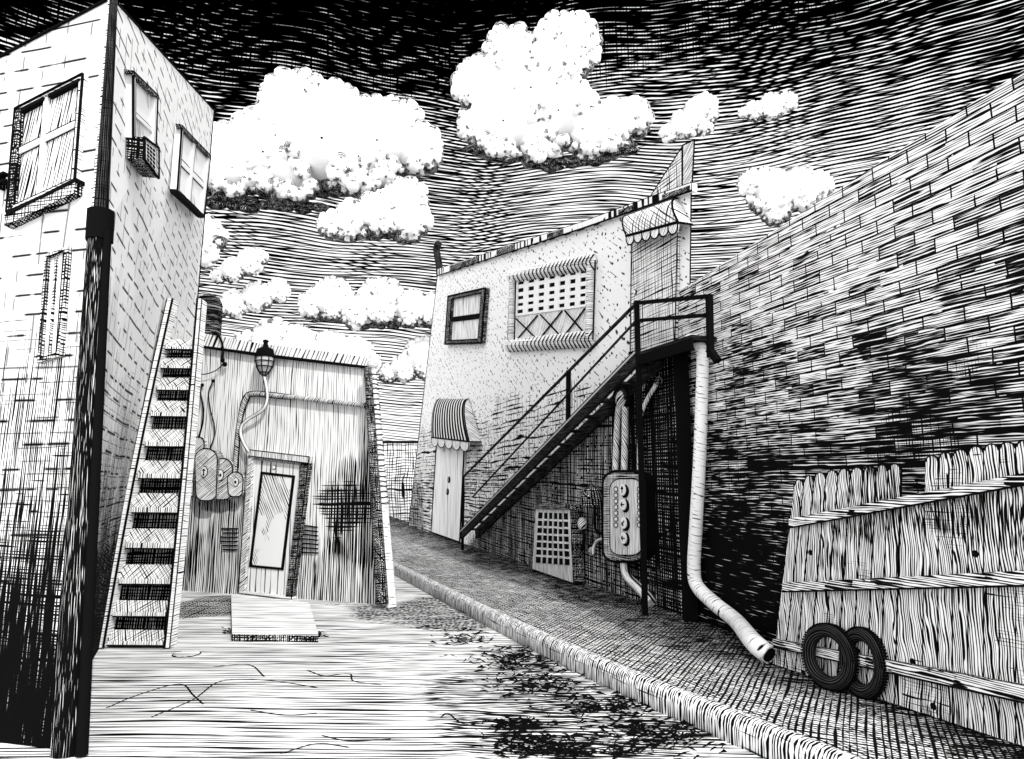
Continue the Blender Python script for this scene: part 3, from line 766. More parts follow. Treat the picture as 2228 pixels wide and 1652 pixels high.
# vent pipe and chimney
g = MB(); g.tube([FACADE.at(u, v, -.1) for u, v in ((957, 600), (955, 575), (950, 545), (954, 529))], .10, 'black_metal', 12); g.build('vent_pipe', hs)
g = MB()
ch = [(1486, 316), (1511, 304), (1506, 402), (1485, 410)]
P = [FACADE.at(*q, -.02) for q in ch]; g.prism(P, [p + Vector((.05, .4, 0)) for p in P], 'slant_light', 'cross')
for a, b in zip(P, P[1:] + P[:1]): g.tube([a, b], .010, 'black', 6)
co = g.build('chimney', hs)
g = MB(); tri = [(1413, 431), (1484, 320), (1484, 409)]
P = [FACADE.at(*q, -.06) for q in tri]; g.prism(P, [p + Vector((.0, .25, 0)) for p in P], 'upper_door', 'slant_light')
for a, b in zip(P, P[1:] + P[:1]): g.tube([a, b], .009, 'black', 6)
g.build('flank', co)
# windows
wa = [(975, 645), (1056, 627), (1047, 746), (968, 749)]
wo = window(hs, FACADE, wa, .10, .07, [], [.5], 'pane_light', 'cross_dark', 'black', .10, .04)
edge(FACADE, wa, wo, 'frame_bead', .022, .10); edge(FACADE, inset(wa, .10, .07), wo, 'frame_bead', .014, .10)
wb = [(1113, 604), (1291, 570), (1286, 737), (1108, 754)]; wi = inset(wb, .055, .06)
g = MB(); g.panel(FACADE, wi, -.02, .02, 'scallop'); w2o = g.build('window', hs)
g = MB()
def rope(a, b, n, w):
    for i in range(n):
        p = lerp(a, b, (i + .5) / n); q = lerp(a, b, (i + 1) / n)
        c = FACADE.at(*p, .05); r = (FACADE.at(*q, .05) - c).length
        g.ball(c, r * 1.02, 'cloud_curl2' if 'cloud_curl2' in MATS else 'pale', 10, 8, sx=1, sy=1, sz=w / r if r else 1)
rope((1110, 603), (1294, 568), 22, .13); rope((1106, 753), (1291, 737), 22, .13)
for (a, b) in (((1117, 600), (1112, 752)), ((1287, 572), (1283, 737))):
    g.tube([FACADE.at(*a, .05), FACADE.at(*b, .05)], .07, 'vertical_light', 10)
for (a, b) in (((1110, 610), (1104, 757)), ((1122, 614), (1119, 748)), ((1295, 566), (1290, 740)), ((1282, 580), (1278, 730))): g.tube([FACADE.at(*a, .09), FACADE.at(*b, .09)], .013, 'black', 6)
for i in range(22):
    for A, B in (((1110, 603), (1294, 568)), ((1106, 753), (1291, 737))):
        p = lerp(A, B, i / 22); q = FACADE.at(*p, .11); g.tube([q + UP * .12 - FACADE.n * .05, q + FACADE.n * .02, q - UP * .12 - FACADE.n * .05], .011, 'black', 5, n=3)
g.build('frame', w2o)
lat = [quad_at(wi, 0, 0), quad_at(wi, 1, 0), quad_at(wi, 1, .58), quad_at(wi, 0, .58)]
g = MB()
g.panel(FACADE, lat, .01, .028, 'black')
for i in range(8): g.panel(FACADE, sub(lat, max(0, i / 7 - .035), min(1, i / 7 + .03), 0, 1), .02, .045, 'white')
for j in range(6): e = random.uniform(-.012, .012); g.panel(FACADE, sub(lat, 0, 1, max(0, j / 5 - .06 + e), min(1, j / 5 + .045 + e)), .02, .04, 'white')
g.build('lattice', w2o)
lo_ = [quad_at(wi, 0, .62), quad_at(wi, 1, .58), quad_at(wi, 1, 1), quad_at(wi, 0, 1)]
g = MB()
for i in range(3):
    for a, b in (((i / 3 + .02, .02), ((i + 1) / 3 - .02, .98)), (((i + 1) / 3 - .02, .02), (i / 3 + .02, .98))):
        g.tube([FACADE.at(*quad_at(lo_, *a), .04), FACADE.at(*quad_at(lo_, *b), .04)], .014, 'black', 6)
g.build('crossed_bars', w2o)
# street door
sd = [(950, 962), (1010, 970), (1000, 1180), (938, 1158)]
g = MB(); g.panel(FACADE, sd, -.02, .06, 'street_door'); P = [FACADE.at(*q, .065) for q in sd]
for a, b in zip(P, P[1:] + P[:1]): g.tube([a, b], .018, 'black', 6)
do = g.build('door', hs)
for q in ((978, 1044), (975, 1070)):
    g = MB(); g.disc(FACADE.at(*q, .06), FACADE.n, .075, .03, 'black', 16); g.disc(FACADE.at(q[0], q[1] - 1, .06), FACADE.n, .05, .036, 'cross', 16)
    g.build('knob', do)
ud = [(1374, 525), (1474, 500), (1468, 752), (1371, 770)]
g = MB(); g.panel(FACADE, ud, -.02, .05, 'upper_door'); P = [FACADE.at(*q, .055) for q in ud]
for a, b in zip(P, P[1:] + P[:1]): g.tube([a, b], .008, 'black', 6)
do = g.build('door', hs)
g = MB(); q = FACADE.at(1384, 636, .05); g.disc(q, FACADE.n, .034, .02, 'black', 16, squash=.7); g.disc(q, FACADE.n, .025, .026, 'white', 16, squash=.7); g.build('handle', do)
# awnings
def awning(label, tl, tr, bl, br, proj, mtop, nsc, sch, seg=10):
    t = thing('awning', FACADE.at(*lerp(bl, br, .5), proj), label, 'awning', 'awnings over the doors')
    A, B = FACADE.at(*tl, .02), FACADE.at(*tr, .02); C, D = FACADE.at(*bl, proj), FACADE.at(*br, proj)
    rows_ = []
    for i in range(seg + 1):
        a = math.pi / 2 * i / seg; s_, c_ = math.sin(a), 1 - math.cos(a)
        # quarter-round hood: out first, then down
        pa = A + FACADE.n * proj * s_; pb = B + FACADE.n * proj * s_
        pa = A.lerp(C, c_) * 1.0 + (FACADE.n * proj * (s_ - c_)); pb = B.lerp(D, c_) + (FACADE.n * proj * (s_ - c_))
        rows_.append((pa, pb))
    g = MB(); W_ = (B - A).length
    L = 0
    for i in range(seg):
        l = (rows_[i + 1][0] - rows_[i][0]).length
        for j in range(8):
            s0_, s1_ = j / 8, (j + 1) / 8
            g.face([rows_[i][0].lerp(rows_[i][1], s0_), rows_[i][0].lerp(rows_[i][1], s1_), rows_[i + 1][0].lerp(rows_[i + 1][1], s1_), rows_[i + 1][0].lerp(rows_[i + 1][1], s0_)], mtop,
                   [(s0_ * W_, L), (s1_ * W_, L), (s1_ * W_, L + l), (s0_ * W_, L + l)], True)
        L += l
    g.build('hood', t)
    for k, mm in ((0, 'cross'), (1, 'slant_light')):
        g = MB(); Q = [r[k] for r in rows_] + [(rows_[-1][k] - FACADE.n * proj)]
        e = FACADE.t * (.006 if k else -.006); g.face([q + e * 0 for q in Q], mm)
        for a, b in zip(Q, Q[1:]): g.tube([a, b], .014, 'black', 5)
        g.build('side', t)
    g = MB()
    e0, e1 = rows_[-1]
    for i in range(nsc):
        p, q = e0.lerp(e1, i / nsc), e0.lerp(e1, (i + 1) / nsc); m_ = (p + q) / 2; r = (q - p).length / 2
        pts = [p, q] + [m_ + (q - p).normalized() * r * math.cos(a) - UP * sch * (.35 + .65 * math.sin(a)) for a in [math.pi * k / 8 for k in range(9)]]
        off = FACADE.n * .01
        g.prism([x + off for x in pts], [x - off for x in pts], 'scallop')
        for a, b in zip(pts[1:], pts[2:] + pts[:1]): g.tube([a + off, b + off], .010, 'black', 5)
    g.build('scalloped_edge', t)
    g = MB(); g.tube([e0 + FACADE.n * .012, e1 + FACADE.n * .012], .018, 'black', 6); g.build('front_bar', t)
awning('black and white striped awning over the street door', (957, 868), (1020, 868), (940, 952), (1021, 961), .27, 'awning_stripe', 5, .22)
awning('netted pale scalloped awning over the upper door at the stair head', (1366, 470), (1474, 432), (1364, 514), (1476, 484), .19, 'awning_net', 6, .13)

# ------------------------------------------------------------------ iron stair
ist = thing('iron_stair', FACADE.at(1385, 1300, .4), 'black iron stair with rails climbing to the upper door', 'staircase')
OD = .38
def foot_z(p):                                       # pavement height under a point by the shopfront
    t = (p.y - FB.y) / (FA.y - FB.y); return SW + max(0, min(1, t)) * (.40 - SW)
W = lambda u, v, d=OD: FACADE.at(u, v, d)
def seg_mesh(nm, items, parent):
    g = MB()
    for pts, w_, h_ in items: g.bar(pts[0], pts[1], w_, h_, 'black_metal' if w_ > .2 else 'black')
    return g.build(nm, parent)
a0, a1 = W(1004, 1163), W(1386, 778)
for d in (OD, .06):
    o_ = FACADE.n * (d - OD)
    g = MB(); g.bar(a0 + o_, a1 + o_, .05, .19, 'black_metal'); 
    if d == OD: g.bar(a0 + o_ + FACADE.n * .028 + UP * .06, a1 + o_ + FACADE.n * .028 + UP * .06, .012, .022, 'paper_grey')
    g.build('stringer', ist)
NT = 15
for i in range(NT):
    c = a0.lerp(a1, (i + .6) / NT) - FACADE.n * (OD / 2)
    g = MB(); x = FACADE.t; hx = .12; hn = (OD - .06) / 2 - .03
    top4 = [c + x * hx + FACADE.n * hn, c - x * hx + FACADE.n * hn, c - x * hx - FACADE.n * hn, c + x * hx - FACADE.n * hn]
    g.prism([p + UP * .03 for p in top4], [p for p in top4], 'black_metal'); g.build('step', ist)
h0, h1 = W(1008, 1038), W(1385, 660)
g = MB(); g.tube([h0, h1], .024, 'black_metal', 8); g.tube([W(1028, 1082), W(1385, 697)], .017, 'black_metal', 8); g.build('handrail', ist)
pb = W(1006, 1165); pb.z = foot_z(pb) - .02
g = MB(); g.bar(h0, Vector((h0.x, h0.y, pb.z)), .055, .055, 'black'); g.build('post', ist)
g = MB(); g.bar(W(1237, 806), W(1236, 925), .055, .055, 'black'); g.build('post', ist)
pt = W(1385, 655); g = MB(); g.bar(pt, Vector((pt.x, pt.y, SW - .02)), .06, .06, 'black'); g.build('post', ist)
g = MB(); e1 = W(1540, 645); e2 = W(1536, 686)
g.bar(W(1383, 660), e1, .04, .042, 'black'); g.bar(W(1385, 698), e2, .035, .038, 'black'); g.build('guard_rail', ist)
g = MB(); g.bar(W(1543, 641), W(1546, 778), .055, .055, 'black'); g.bar(W(1543, 760), W(1562, 786), .06, .06, 'black'); g.build('post', ist)
pl = [W(1372, 772), W(1506, 762)]
pz = pl[0].z
for p in pl: p.z = pz
plb = [pl[0] - FACADE.n * (OD - .02), pl[1] - FACADE.n * (OD - .02)]
g = MB(); tq = [pl[0], pl[1], plb[1], plb[0]]; g.prism(tq, [p - UP * .05 for p in tq], 'black_metal')
g.bar(pl[0] - UP * .10, pl[1] - UP * .10, .04, .12, 'black'); g.build('platform', ist)
g = MB(); q = W(1482, 800, .12); g.bar(Vector((q.x, q.y, pz - .05)), Vector((q.x, q.y, SW - .03)), .12, .14, 'black'); g.build('shade_strip', ist)  # black strip standing in for deep shade in the house corner

# ------------------------------------------------------------------ things on the shopfront
mp = thing('meter_panel', FACADE.at(1358, 1222, .1), 'rounded grey panel of four arrow dials behind the iron post', 'meter panel')
x0, x1, y0, y1 = 1312, 1406, 1026, 1222
def rrect(x0, x1, y0, y1, r, tilt=0, k=5):
    px = []
    for cx, cy, a0_ in ((x1 - r, y0 + r, 90), (x1 - r, y1 - r, 0), (x0 + r, y1 - r, -90), (x0 + r, y0 + r, 180)):
        for i in range(k):
            a = math.radians(a0_ - 90 * i / (k - 1)); px.append((cx + r * math.cos(a), cy - r * math.sin(a) + tilt * (cx - x0)))
    return px
def outlined(g, w, px, d0, d1, m, ms, r=.011):
    g.panel(w, px, d0, d1, m, ms); pts = [w.at(*q, d1) for q in px]
    for a, b in zip(pts, pts[1:] + pts[:1]): g.tube([a, b], r, 'black', 5)
g = MB(); outlined(g, FACADE, rrect(x0, x1, y0, y1, 26), 0, .13, 'cross', 'black', .02); g.build('back_plate', mp)
g = MB(); outlined(g, FACADE, rrect(1327, 1398, 1042, 1208, 22), .13, .17, 'vertical_light', 'cross_dark', .007); g.build('cover', mp)
for i, (q, an) in enumerate((((1359, 1066), 90), ((1360, 1098), 180), ((1361, 1138), 225), ((1361, 1171), 180))):
    c = FACADE.at(*q, .17); g = MB(); g.disc(FACADE.at(q[0] + 2, q[1] + 3, .17), FACADE.n, .082, .02, 'black', 20); g.disc(c, FACADE.n, .07, .035, 'white', 20); dd = g.build('dial', mp)
    g = MB(); c2 = c + FACADE.n * .038; X = FACADE.t; a = math.radians(an); dx = X * math.cos(a) + UP * math.sin(a); dy = UP * math.cos(a) - X * math.sin(a)
    g.bar(c2 - dx * .04, c2 + dx * .04, .014, .006, 'black', FACADE.n); g.bar(c2 + dx * .04, c2 + dx * .01 + dy * .025, .014, .006, 'black', FACADE.n); g.bar(c2 + dx * .04, c2 + dx * .01 - dy * .025, .014, .006, 'black', FACADE.n)
    g.build('pointer', dd)
for xx in (1340, 1391):
    g = MB()
    for j in range(7):
        px = rrect(xx - 4, xx + 4, 1060 + j * 13, 1069 + j * 13, 2.5); pts = [FACADE.at(*q, .178) for q in px]
        g.panel(FACADE, px, .17, .176, 'white')
        for a, b in zip(pts, pts[1:] + pts[:1]): g.tube([a, b], .006, 'black', 5)
    g.build('tag_row', mp)
for x_, lab in ((1342, 1), (1362, 2)):
    pass
g = MB(); g.tube([FACADE.at(u, v, .07) for u, v in ((1339, 1030), (1342, 950), (1347, 885))], .045, 'slant_light', 10); g.tube([FACADE.at(u, v, .07) for u, v in ((1358, 1030), (1360, 950), (1360, 885))], .045, 'slant_light', 10)
for off in (1331, 1349, 1367): g.tube([FACADE.at(off + (v < 1000) * 3, v, .10) for v in (1028, 950, 885)], .011, 'black', 6)
g.tube([FACADE.at(u, v, .07) for u, v in ((1345, 885), (1337, 865), (1344, 846), (1356, 842), (1366, 850), (1368, 868), (1360, 888))], .03, 'black', 8)
g.ball(FACADE.at(1354, 872, .06), .09, 'slant_light', sz=1.5)
tag(g.build('conduit_pipe'), 'pair of upright conduits with a looped head rising from the dial panel', 'pipe')
g = MB(); P = ((1391, 1030), (1392, 960), (1394, 908), (1408, 872), (1424, 845), (1432, 830)); g.tube([FACADE.at(u, v, .07) for u, v in P], .032, 'slant_light', 10)
for e in (-6, 6): g.tube([FACADE.at(u + e, v, .085) for u, v in P], .009, 'black', 6)
g.ball(FACADE.at(1433, 829, .07), .055, 'cross_dark')
tag(g.build('conduit_pipe'), 'single conduit bending right above the dial panel behind the post', 'pipe')
g = MB(); P = ((1357, 1222), (1362, 1250), (1384, 1274), (1402, 1292), (1417, 1312)); g.tube([FACADE.at(u, v, .08) for u, v in P], .05, 'pale', 10, .065)
for e in (-8, 8): g.tube([FACADE.at(u + e, v, .10) for u, v in P], .012, 'black', 6)
tag(g.build('conduit_pipe'), 'stubby pale pipe curling from under the dial panel to the pavement', 'pipe')
ml = thing('wall_lamp', FACADE.at(1294, 1160, .05), 'small mushroom shaped hooded lamp left of the dial panel', 'lamp')
g = MB(); c = FACADE.at(1289, 1083, .14)
lathe(g, c, [(.17, -.10), (.175, -.04), (.15, .06), (.10, .13), (.04, .17), (.01, .175)], 'cross_dark'); g.build('hood', ml)
g = MB(); g.tube([FACADE.at(u, v, .06) for u, v in ((1293, 1092), (1293, 1120), (1294, 1146), (1300, 1158), (1313, 1162))], .018, 'black', 8); g.build('stem', ml)
g = MB(); g.tube([FACADE.at(u, v, .08) for u, v in ((1249, 1212), (1262, 1202), (1270, 1182), (1270, 1160), (1268, 1148))], .022, 'black', 8); g.ball(FACADE.at(1267, 1140, .08), .07, 'slant_light', sz=1.3)
tag(g.build('hose'), 'short black hose with a pale nozzle beside the condenser unit', 'hose')
g = MB(); g.tube([FACADE.at(u, v, .07) for u, v in ((1310, 1172), (1298, 1178), (1291, 1192), (1290, 1206))], .02, 'pale', 8); g.ball(FACADE.at(1287, 1200, .07), .05, 'cross', sz=1.2); g.tube([FACADE.at(1281, 1188, .07), FACADE.at(1290, 1206, .07)], .018, 'black', 6)
tag(g.build('tap'), 'little pale tap and spout low on the wall beside the dial panel', 'tap')
# condenser
cu = thing('condenser_unit', FACADE.at(1202, 1240, .35), 'boxy outdoor condenser with a dark square grille on the pavement', 'air conditioner')
body = [(1166, 1106), (1240, 1108), (1246, 1240), (1158, 1233)]
CD = .24
bb = [FACADE.at(*q, CD) for q in body]
zf = [foot_z(bb[2]), foot_z(bb[3])]
bb[2].z = foot_z(bb[2]) + .03; bb[3].z = foot_z(bb[3]) + .03
g = MB(); g.prism(bb, [p - FACADE.n * (CD - .06) for p in bb], 'vertical_light', 'cross_dark'); g.build('housing', cu)
g = MB(); ins = inset(body, .08, .07)
CW = Wall(bb[3], bb[2], bb[0])
g.panel(CW, ins, -.01, .006, 'black')
for i in range(1, 6): g.panel(CW, sub(ins, i / 6 - .020, i / 6 + .020, 0, 1), .004, .014, 'vertical_light')
for j in range(1, 7): g.panel(CW, sub(ins, 0, 1, j / 7 - .020, j / 7 + .020), .004, .0125, 'pale')
g.build('grille', cu)
g = MB(); lid = [FACADE.at(*q, CD + .02) for q in ((1168, 1094), (1236, 1096), (1243, 1110), (1164, 1108))]
g.prism(lid, [p - FACADE.n * (CD - .04) for p in lid], 'cross_dark'); g.build('lid', cu)
for p in (bb[2], bb[3]):
    for d in (.06, CD - .12):
        g = MB(); q = p - FACADE.n * d; g.bar(q, Vector((q.x, q.y, foot_z(q) - .03)), .06, .06, 'black'); g.build('foot', cu)

# ------------------------------------------------------------------ brick wall, drainpipe
bwt = thing('brick_wall', BWA, 'high brick wall running from the white house towards the fence', 'wall')
t1 = BRICK.at(1497, 622); t2 = BRICK.at(2228, 152)
sl_ = (t2 - t1); t3 = t1 + sl_ * 1.5; t1 = t1 - sl_ * .2; e3 = Vector((t3.x, t3.y, 0)); s3 = Vector((t1.x, t1.y, 0))
N = 10; g = MB()
for i in range(N):
    a, b = i / N, (i + 1) / N
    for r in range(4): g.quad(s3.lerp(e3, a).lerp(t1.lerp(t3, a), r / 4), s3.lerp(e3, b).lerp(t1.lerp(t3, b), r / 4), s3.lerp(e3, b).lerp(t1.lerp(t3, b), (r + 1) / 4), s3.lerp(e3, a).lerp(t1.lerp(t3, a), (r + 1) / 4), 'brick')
bk = -BRICK.n * .3
g.quad(e3, s3, s3 + bk, e3 + bk, 'brick'); g.quad(s3 + bk, t1 + bk, t3 + bk, e3 + bk, 'brick'); g.quad(s3, t1, t1 + bk, s3 + bk, 'brick'); g.quad(e3, e3 + bk, t3 + bk, t3, 'brick'); g.quad(t1, t3, t3 + bk, t1 + bk, 'pale')
g.build('wall', bwt, frame=(BRICK.t, UP))
drn = thing('drainpipe', BRICK.at(1517, 1290, .1), 'long white drainpipe down the brick wall with a kicked out foot', 'drainpipe')
DP = ((1500, 738), (1517, 744), (1528, 775), (1527, 860), (1522, 1000), (1514, 1150), (1510, 1235), (1517, 1275), (1553, 1312), (1600, 1350))
g = MB(); P = [BRICK.at(u, v, .12) for u, v in DP]
o1, o2 = G(1640, 1398, SW + .16), G(1672, 1424, SW + .10)
g.tube(P + [o1, o2], .062, 'pipe_white', 16, .078); g.build('pipe', drn)
g = MB(); dd = (o2 - o1).normalized(); g.disc(o2 - dd * .03, dd, .083, .034, 'slant_light', 18); g.disc(o2 + dd * .0, dd, .06, .012, 'black', 18); g.build('outlet', drn)

# ------------------------------------------------------------------ fence
fn = thing('board_fence', (FEA + FEB) / 2, 'weathered board fence with three rails and one broken board', 'fence')
tops = [(1727, 1051), (1749, 1040), (1771, 1033), (1797, 1027), (1823, 1023), (1850, 1020), (1878, 1018), (1906, 1015), (1932, 1012), (1960, 1010), (2012, 998), (2042, 988), (2072, 984), (2106, 976), (2140, 970), (2174, 966), (2210, 962), (2248, 958), (2290, 952), (2330, 948), (2372, 943)]
bots = []
def base_v(u): return 1447 + (1627 - 1447) * (u - 1680) / 548
g = MB(); n = len(tops)
for i in range(n - 1):
    ua, ub = tops[i][0], tops[i + 1][0]; va, vb = tops[i][1], tops[i + 1][1]
    f_ = (1680 - 1727) * max(0, 1 - (ua - 1727) / 330); f2 = (1680 - 1727) * max(0, 1 - (ub - 1727) / 330)
    ba, bb_ = ua + f_, ub + f2
    broken = (i == 9)
    if broken: va = vb = 1088
    gap = 1.6
    vm = (va + vb) / 2
    pxs = [(ua + gap, vm + 12)] + [(ua + gap + (ub - ua - 2 * gap) * (.5 - .5 * math.cos(a)), vm + 12 - (14 if not broken else random.uniform(0, 10)) * math.sin(a)) for a in (.7, 1.2, 1.6, 2.1, 2.6)] + [(ub - gap, vm + 12), (bb_ - gap, base_v(bb_) - 3), (ba + gap, base_v(ba) - 3)]
    d_ = random.uniform(-.006, .006)
    g.panel(FENCE, pxs, -.025 + d_, .0 + d_, 'fence_wood', 'black')
    pts = [FENCE.at(*q, .002 + d_) for q in pxs[:-2]]
    for a, b in zip(pts, pts[1:]): g.tube([a, b], .0045, 'black', 5)
g.build('board_panel', fn)
for (l, r, hl, hr) in (((1716, 1139), (2228, 1042), 20, 26), ((1702, 1278), (2228, 1258), 19, 33), ((1681, 1399), (2228, 1511), 17, 36)):
    r2 = (2372, r[1] + (r[1] - l[1]) / (r[0] - l[0]) * 144)
    g = MB(); px = [(l[0], l[1] - hl / 2), (r[0], r[1] - hr / 2), (r2[0], r2[1] - hr * .55), (r2[0], r2[1] + hr * .55), (r[0], r[1] + hr / 2), (l[0], l[1] + hl / 2)]
    g.panel(FENCE, px, .008, .05, 'rail_wood', 'cross_dark'); pts = [FENCE.at(*q, .05) for q in px[3:]]
    for a, b in zip(pts, pts[1:]): g.tube([a, b], .007, 'black', 5)
    g.build('rail', fn)
# ------------------------------------------------------------------ tyres
def tyre(label, foot, R, r, squash, lean, yaw):
    t = thing('tyre', foot, label, 'tyre', 'old tyres leaning on the fence')
    ax_ = FENCE.n.copy(); ax_.rotate(__import__('mathutils').Euler((0, 0, yaw)))
    side = UP.cross(ax_).normalized(); upv = (UP * math.cos(lean) - ax_ * math.sin(lean)).normalized(); nn = side.cross(upv)
    c = Vector(foot) + upv * (R)
    rg = []
    for i in range(40):
        a = 6.2832 * i / 40; rad = side * math.cos(a) * squash + upv * math.sin(a)
        rg.append([c + rad * ((R - r) + r * math.cos(b)) + nn * (r * 1.05 * math.sin(b)) for b in [6.2832 * k / 12 for k in range(12)]])
    rg.append(rg[0])
    g = MB(); g.loft(rg, 'rubber', cap=False, uvs=lambda i, j: (6.2832 * i / 40 * R, 6.2832 * j / 12 * r)); g.build('carcass', t)
    g = MB()
    for i in range(70):
        a = 6.2832 * i / 70; rad = side * math.cos(a) * squash + upv * math.sin(a); p = c + rad * (R + .003)
        g.bar(p - nn * r * .6, p + nn * r * .6, .012, .006, 'black', rad)
    g.build('tread', t)
f1, f2 = G(1862, 1492, SW) + FENCE.n * .26, G(1922, 1511, SW) + FENCE.n * .20
tyre('left black tyre, standing in front of the other against the fence', f1, .224, .047, .98, .10, .08)
tyre('right black tyre, half hidden behind the other against the fence', f2, .230, .046, .84, .10, -.08)

# ------------------------------------------------------------------ wall far behind the gap
g = MB(); Yb = 27
q = [atY(u, v, Yb) for u, v in ((810, 962), (930, 962), (930, 1140), (810, 1140))]; q[2].z = q[3].z = 0
g.prism(q, [p + Vector((-.4, .5, 0)) for p in q], 'block_far'); g.tube([q[0], q[1]], .05, 'black', 6)
tag(g.build('boundary_wall'), 'distant cross hatched block wall seen between the shed and the white house', 'wall')

# ------------------------------------------------------------------ clouds
def puff(g, c, r, m, axis, seg=14, rings=9, sz=1.0):
    """lumpy ball; uv y is the angle from the side it turns to the street"""
    a = Vector(axis).normalized(); x = a.cross(UP).normalized(); y = x.cross(a); R = []
    ph = random.uniform(0, 6)
    for i in range(rings + 1):
        t = math.pi * i / rings; t = min(max(t, .03), math.pi - .03); row = []
        for k in range(seg):
            b = 6.2832 * k / seg; w_ = 1 + .05 * math.sin(3 * b + ph) * math.sin(t)
            row.append(c + (a * math.cos(t) + (x * math.cos(b) + y * math.sin(b) * sz) * math.sin(t)) * r * w_)
        R.append(row)
    o_ = random.uniform(0, 40)
    g.loft(R, m, cap=False, uvs=lambda i, j: (o_ + 6.2832 * j / seg, math.pi * i / rings))
def cloud(label, circles, Y, small=(11, 24), name='cloud', cat='cloud', group='white clouds in the sky', dark=1.0, under=()):
    cen = atY(sum(c[0] for c in circles) / len(circles), sum(c[1] for c in circles) / len(circles), Y)
    g = MB(); k = Y / F
    lowest = max(c[1] + c[2] for c in circles)
    inside = lambda u, v, skip, f=.93: any(i != skip and (u - c[0]) ** 2 + (v - c[1]) ** 2 < (c[2] * f) ** 2 for i, c in enumerate(circles))
    for i, (u, v, r) in enumerate(circles):
        p = atY(u, v, Y + random.uniform(-.2, .2) * r * k); puff(g, p, r * k * .97, 'cloud_white', (CAM - p), 22, 14)
        if r < 9: continue
        peri = 6.2832 * r; a = random.uniform(0, .5); end = a + 6.2832
        while a < end:
            s = random.uniform(*small) * (.75 + .25 * min(1, r / 45)); s = min(s, r * .6)
            uu, vv = u + math.cos(a) * (r - s * .15), v + math.sin(a) * (r - s * .15)
            if not inside(uu, vv, i):
                low = math.sin(a)
                m = 'cloud_undershade' if low > .45 and random.random() < .85 * dark else ('cloud_edge' if random.random() < .75 else 'cloud_curl')
                p = atY(uu, vv, Y + random.uniform(-.3, .3) * s * k); puff(g, p, s * k, m, (CAM - p), 12, 8)
                if low > .5 and random.random() < dark:
                    for q_ in range(2):
                        uu2, vv2 = u + math.cos(a + random.uniform(-.2, .2)) * (r - s * random.uniform(.8, 1.8)), v + math.sin(a) * (r - s * random.uniform(.6, 1.6)); p = atY(uu2, vv2, Y - r * k * .75); puff(g, p, s * k * .8, 'cloud_curl', (CAM - p), 12, 8)
            a += s * 1.25 / r
        # a few curls on the brow of the cloud
        for q_ in range(int(r / 14)):
            aa = random.uniform(0, 6.28); rr = r * random.uniform(.55, .85); s = r * random.uniform(.12, .25)
            uu, vv = u + math.cos(aa) * rr, v + math.sin(aa) * rr
            p = atY(uu, vv, Y - math.sqrt(max(0, r * r - rr * rr)) * k * .93); puff(g, p, s * k, 'cloud_curl', (CAM - p), 12, 8)
    for (u0, v0, u1, v1, rr) in under:              # heavy ragged underside, cloud shade inked onto flattened puffs
        n_ = int(abs(u1 - u0) / (rr * .55))
        for i in range(n_ + 1):
            t = i / max(1, n_); p = atY(u0 + (u1 - u0) * t + random.uniform(-.4, .4) * rr, v0 + (v1 - v0) * t + random.uniform(-.5, .6) * rr, Y + random.uniform(-.3, .6) * rr * k)
            puff(g, p, rr * k * random.uniform(.7, 1.25), 'cloud_shade', (CAM - p), 14, 9, random.uniform(.35, .6))
    return tag(g.build(name), label, cat, group)
cloud('largest broad white cloud left of centre, behind the tower top', [(640, 232, 72), (572, 330, 85), (700, 300, 105), (820, 305, 88), (780, 340, 82), (905, 325, 50), (875, 262, 36), (505, 365, 62), (478, 320, 42), (640, 368, 68), (730, 240, 55)], 120, under=((455, 435, 700, 455, 22), (650, 425, 900, 400, 16), (900, 400, 950, 345, 12)))
cloud('tall double headed white cloud right of centre, touching the dark sky', [(1112, 112, 50), (1232, 100, 66), (1155, 190, 84), (1045, 185, 52), (1095, 262, 82), (1215, 240, 76), (1325, 280, 52), (1375, 258, 36), (1280, 298, 46), (1045, 270, 42), (1170, 298, 56), (1190, 140, 60)], 125, under=((1020, 325, 1200, 360, 20), (1180, 362, 1380, 325, 20)))
cloud('mid sized tilted cloud hanging under the largest one', [(880, 440, 42), (830, 465, 44), (765, 482, 36), (722, 490, 24), (890, 480, 38)], 110, under=((730, 508, 900, 520, 11),))
cloud('cloud fragment half hidden by the edge of the tower', [(448, 512, 34), (440, 550, 26)], 100)
cloud('small slanting cloud just right of the tower, above the vent', [(545, 570, 26), (505, 588, 22), (476, 600, 14), (562, 562, 16)], 105, (6, 12))
cloud('small wedge shaped cloud just above the shed vent', [(605, 632, 22), (560, 646, 28), (510, 662, 26), (478, 670, 17)], 108, (6, 13))
cloud('low long cloud with two humps left of the white house', [(722, 650, 42), (680, 664, 26), (830, 655, 46), (895, 672, 36), (945, 676, 34), (780, 680, 32)], 115, (8, 15), under=((690, 690, 800, 708, 8), (790, 708, 945, 705, 10)))
cloud('low cloud bank rising from behind the shed roof', [(592, 742, 42), (650, 755, 40), (720, 765, 38), (775, 775, 34), (535, 750, 24), (806, 790, 18)], 112, (8, 16), dark=.3)
cloud('low cloud tucked against the left edge of the white house', [(920, 775, 38), (880, 802, 26), (935, 800, 26), (845, 814, 16)], 118, (7, 13))
cloud('small lone cloud high above the brick wall', [(1680, 232, 25), (1642, 242, 18), (1714, 222, 18), (1620, 246, 10)], 105, (6, 12))
cloud('cloud half hidden behind the top of the brick wall', [(1680, 420, 50), (1640, 402, 28), (1742, 412, 42), (1685, 455, 30), (1785, 402, 24)], 112, (8, 15))
Yc = FACADE.at(1498, 310, -.3).y
cloud('white smoke puff rising from the chimney of the white house', [(1524, 245, 33), (1490, 270, 27), (1456, 290, 17), (1536, 226, 20), (1530, 272, 18)], Yc, (6, 12), 'smoke_puff', 'smoke', None)

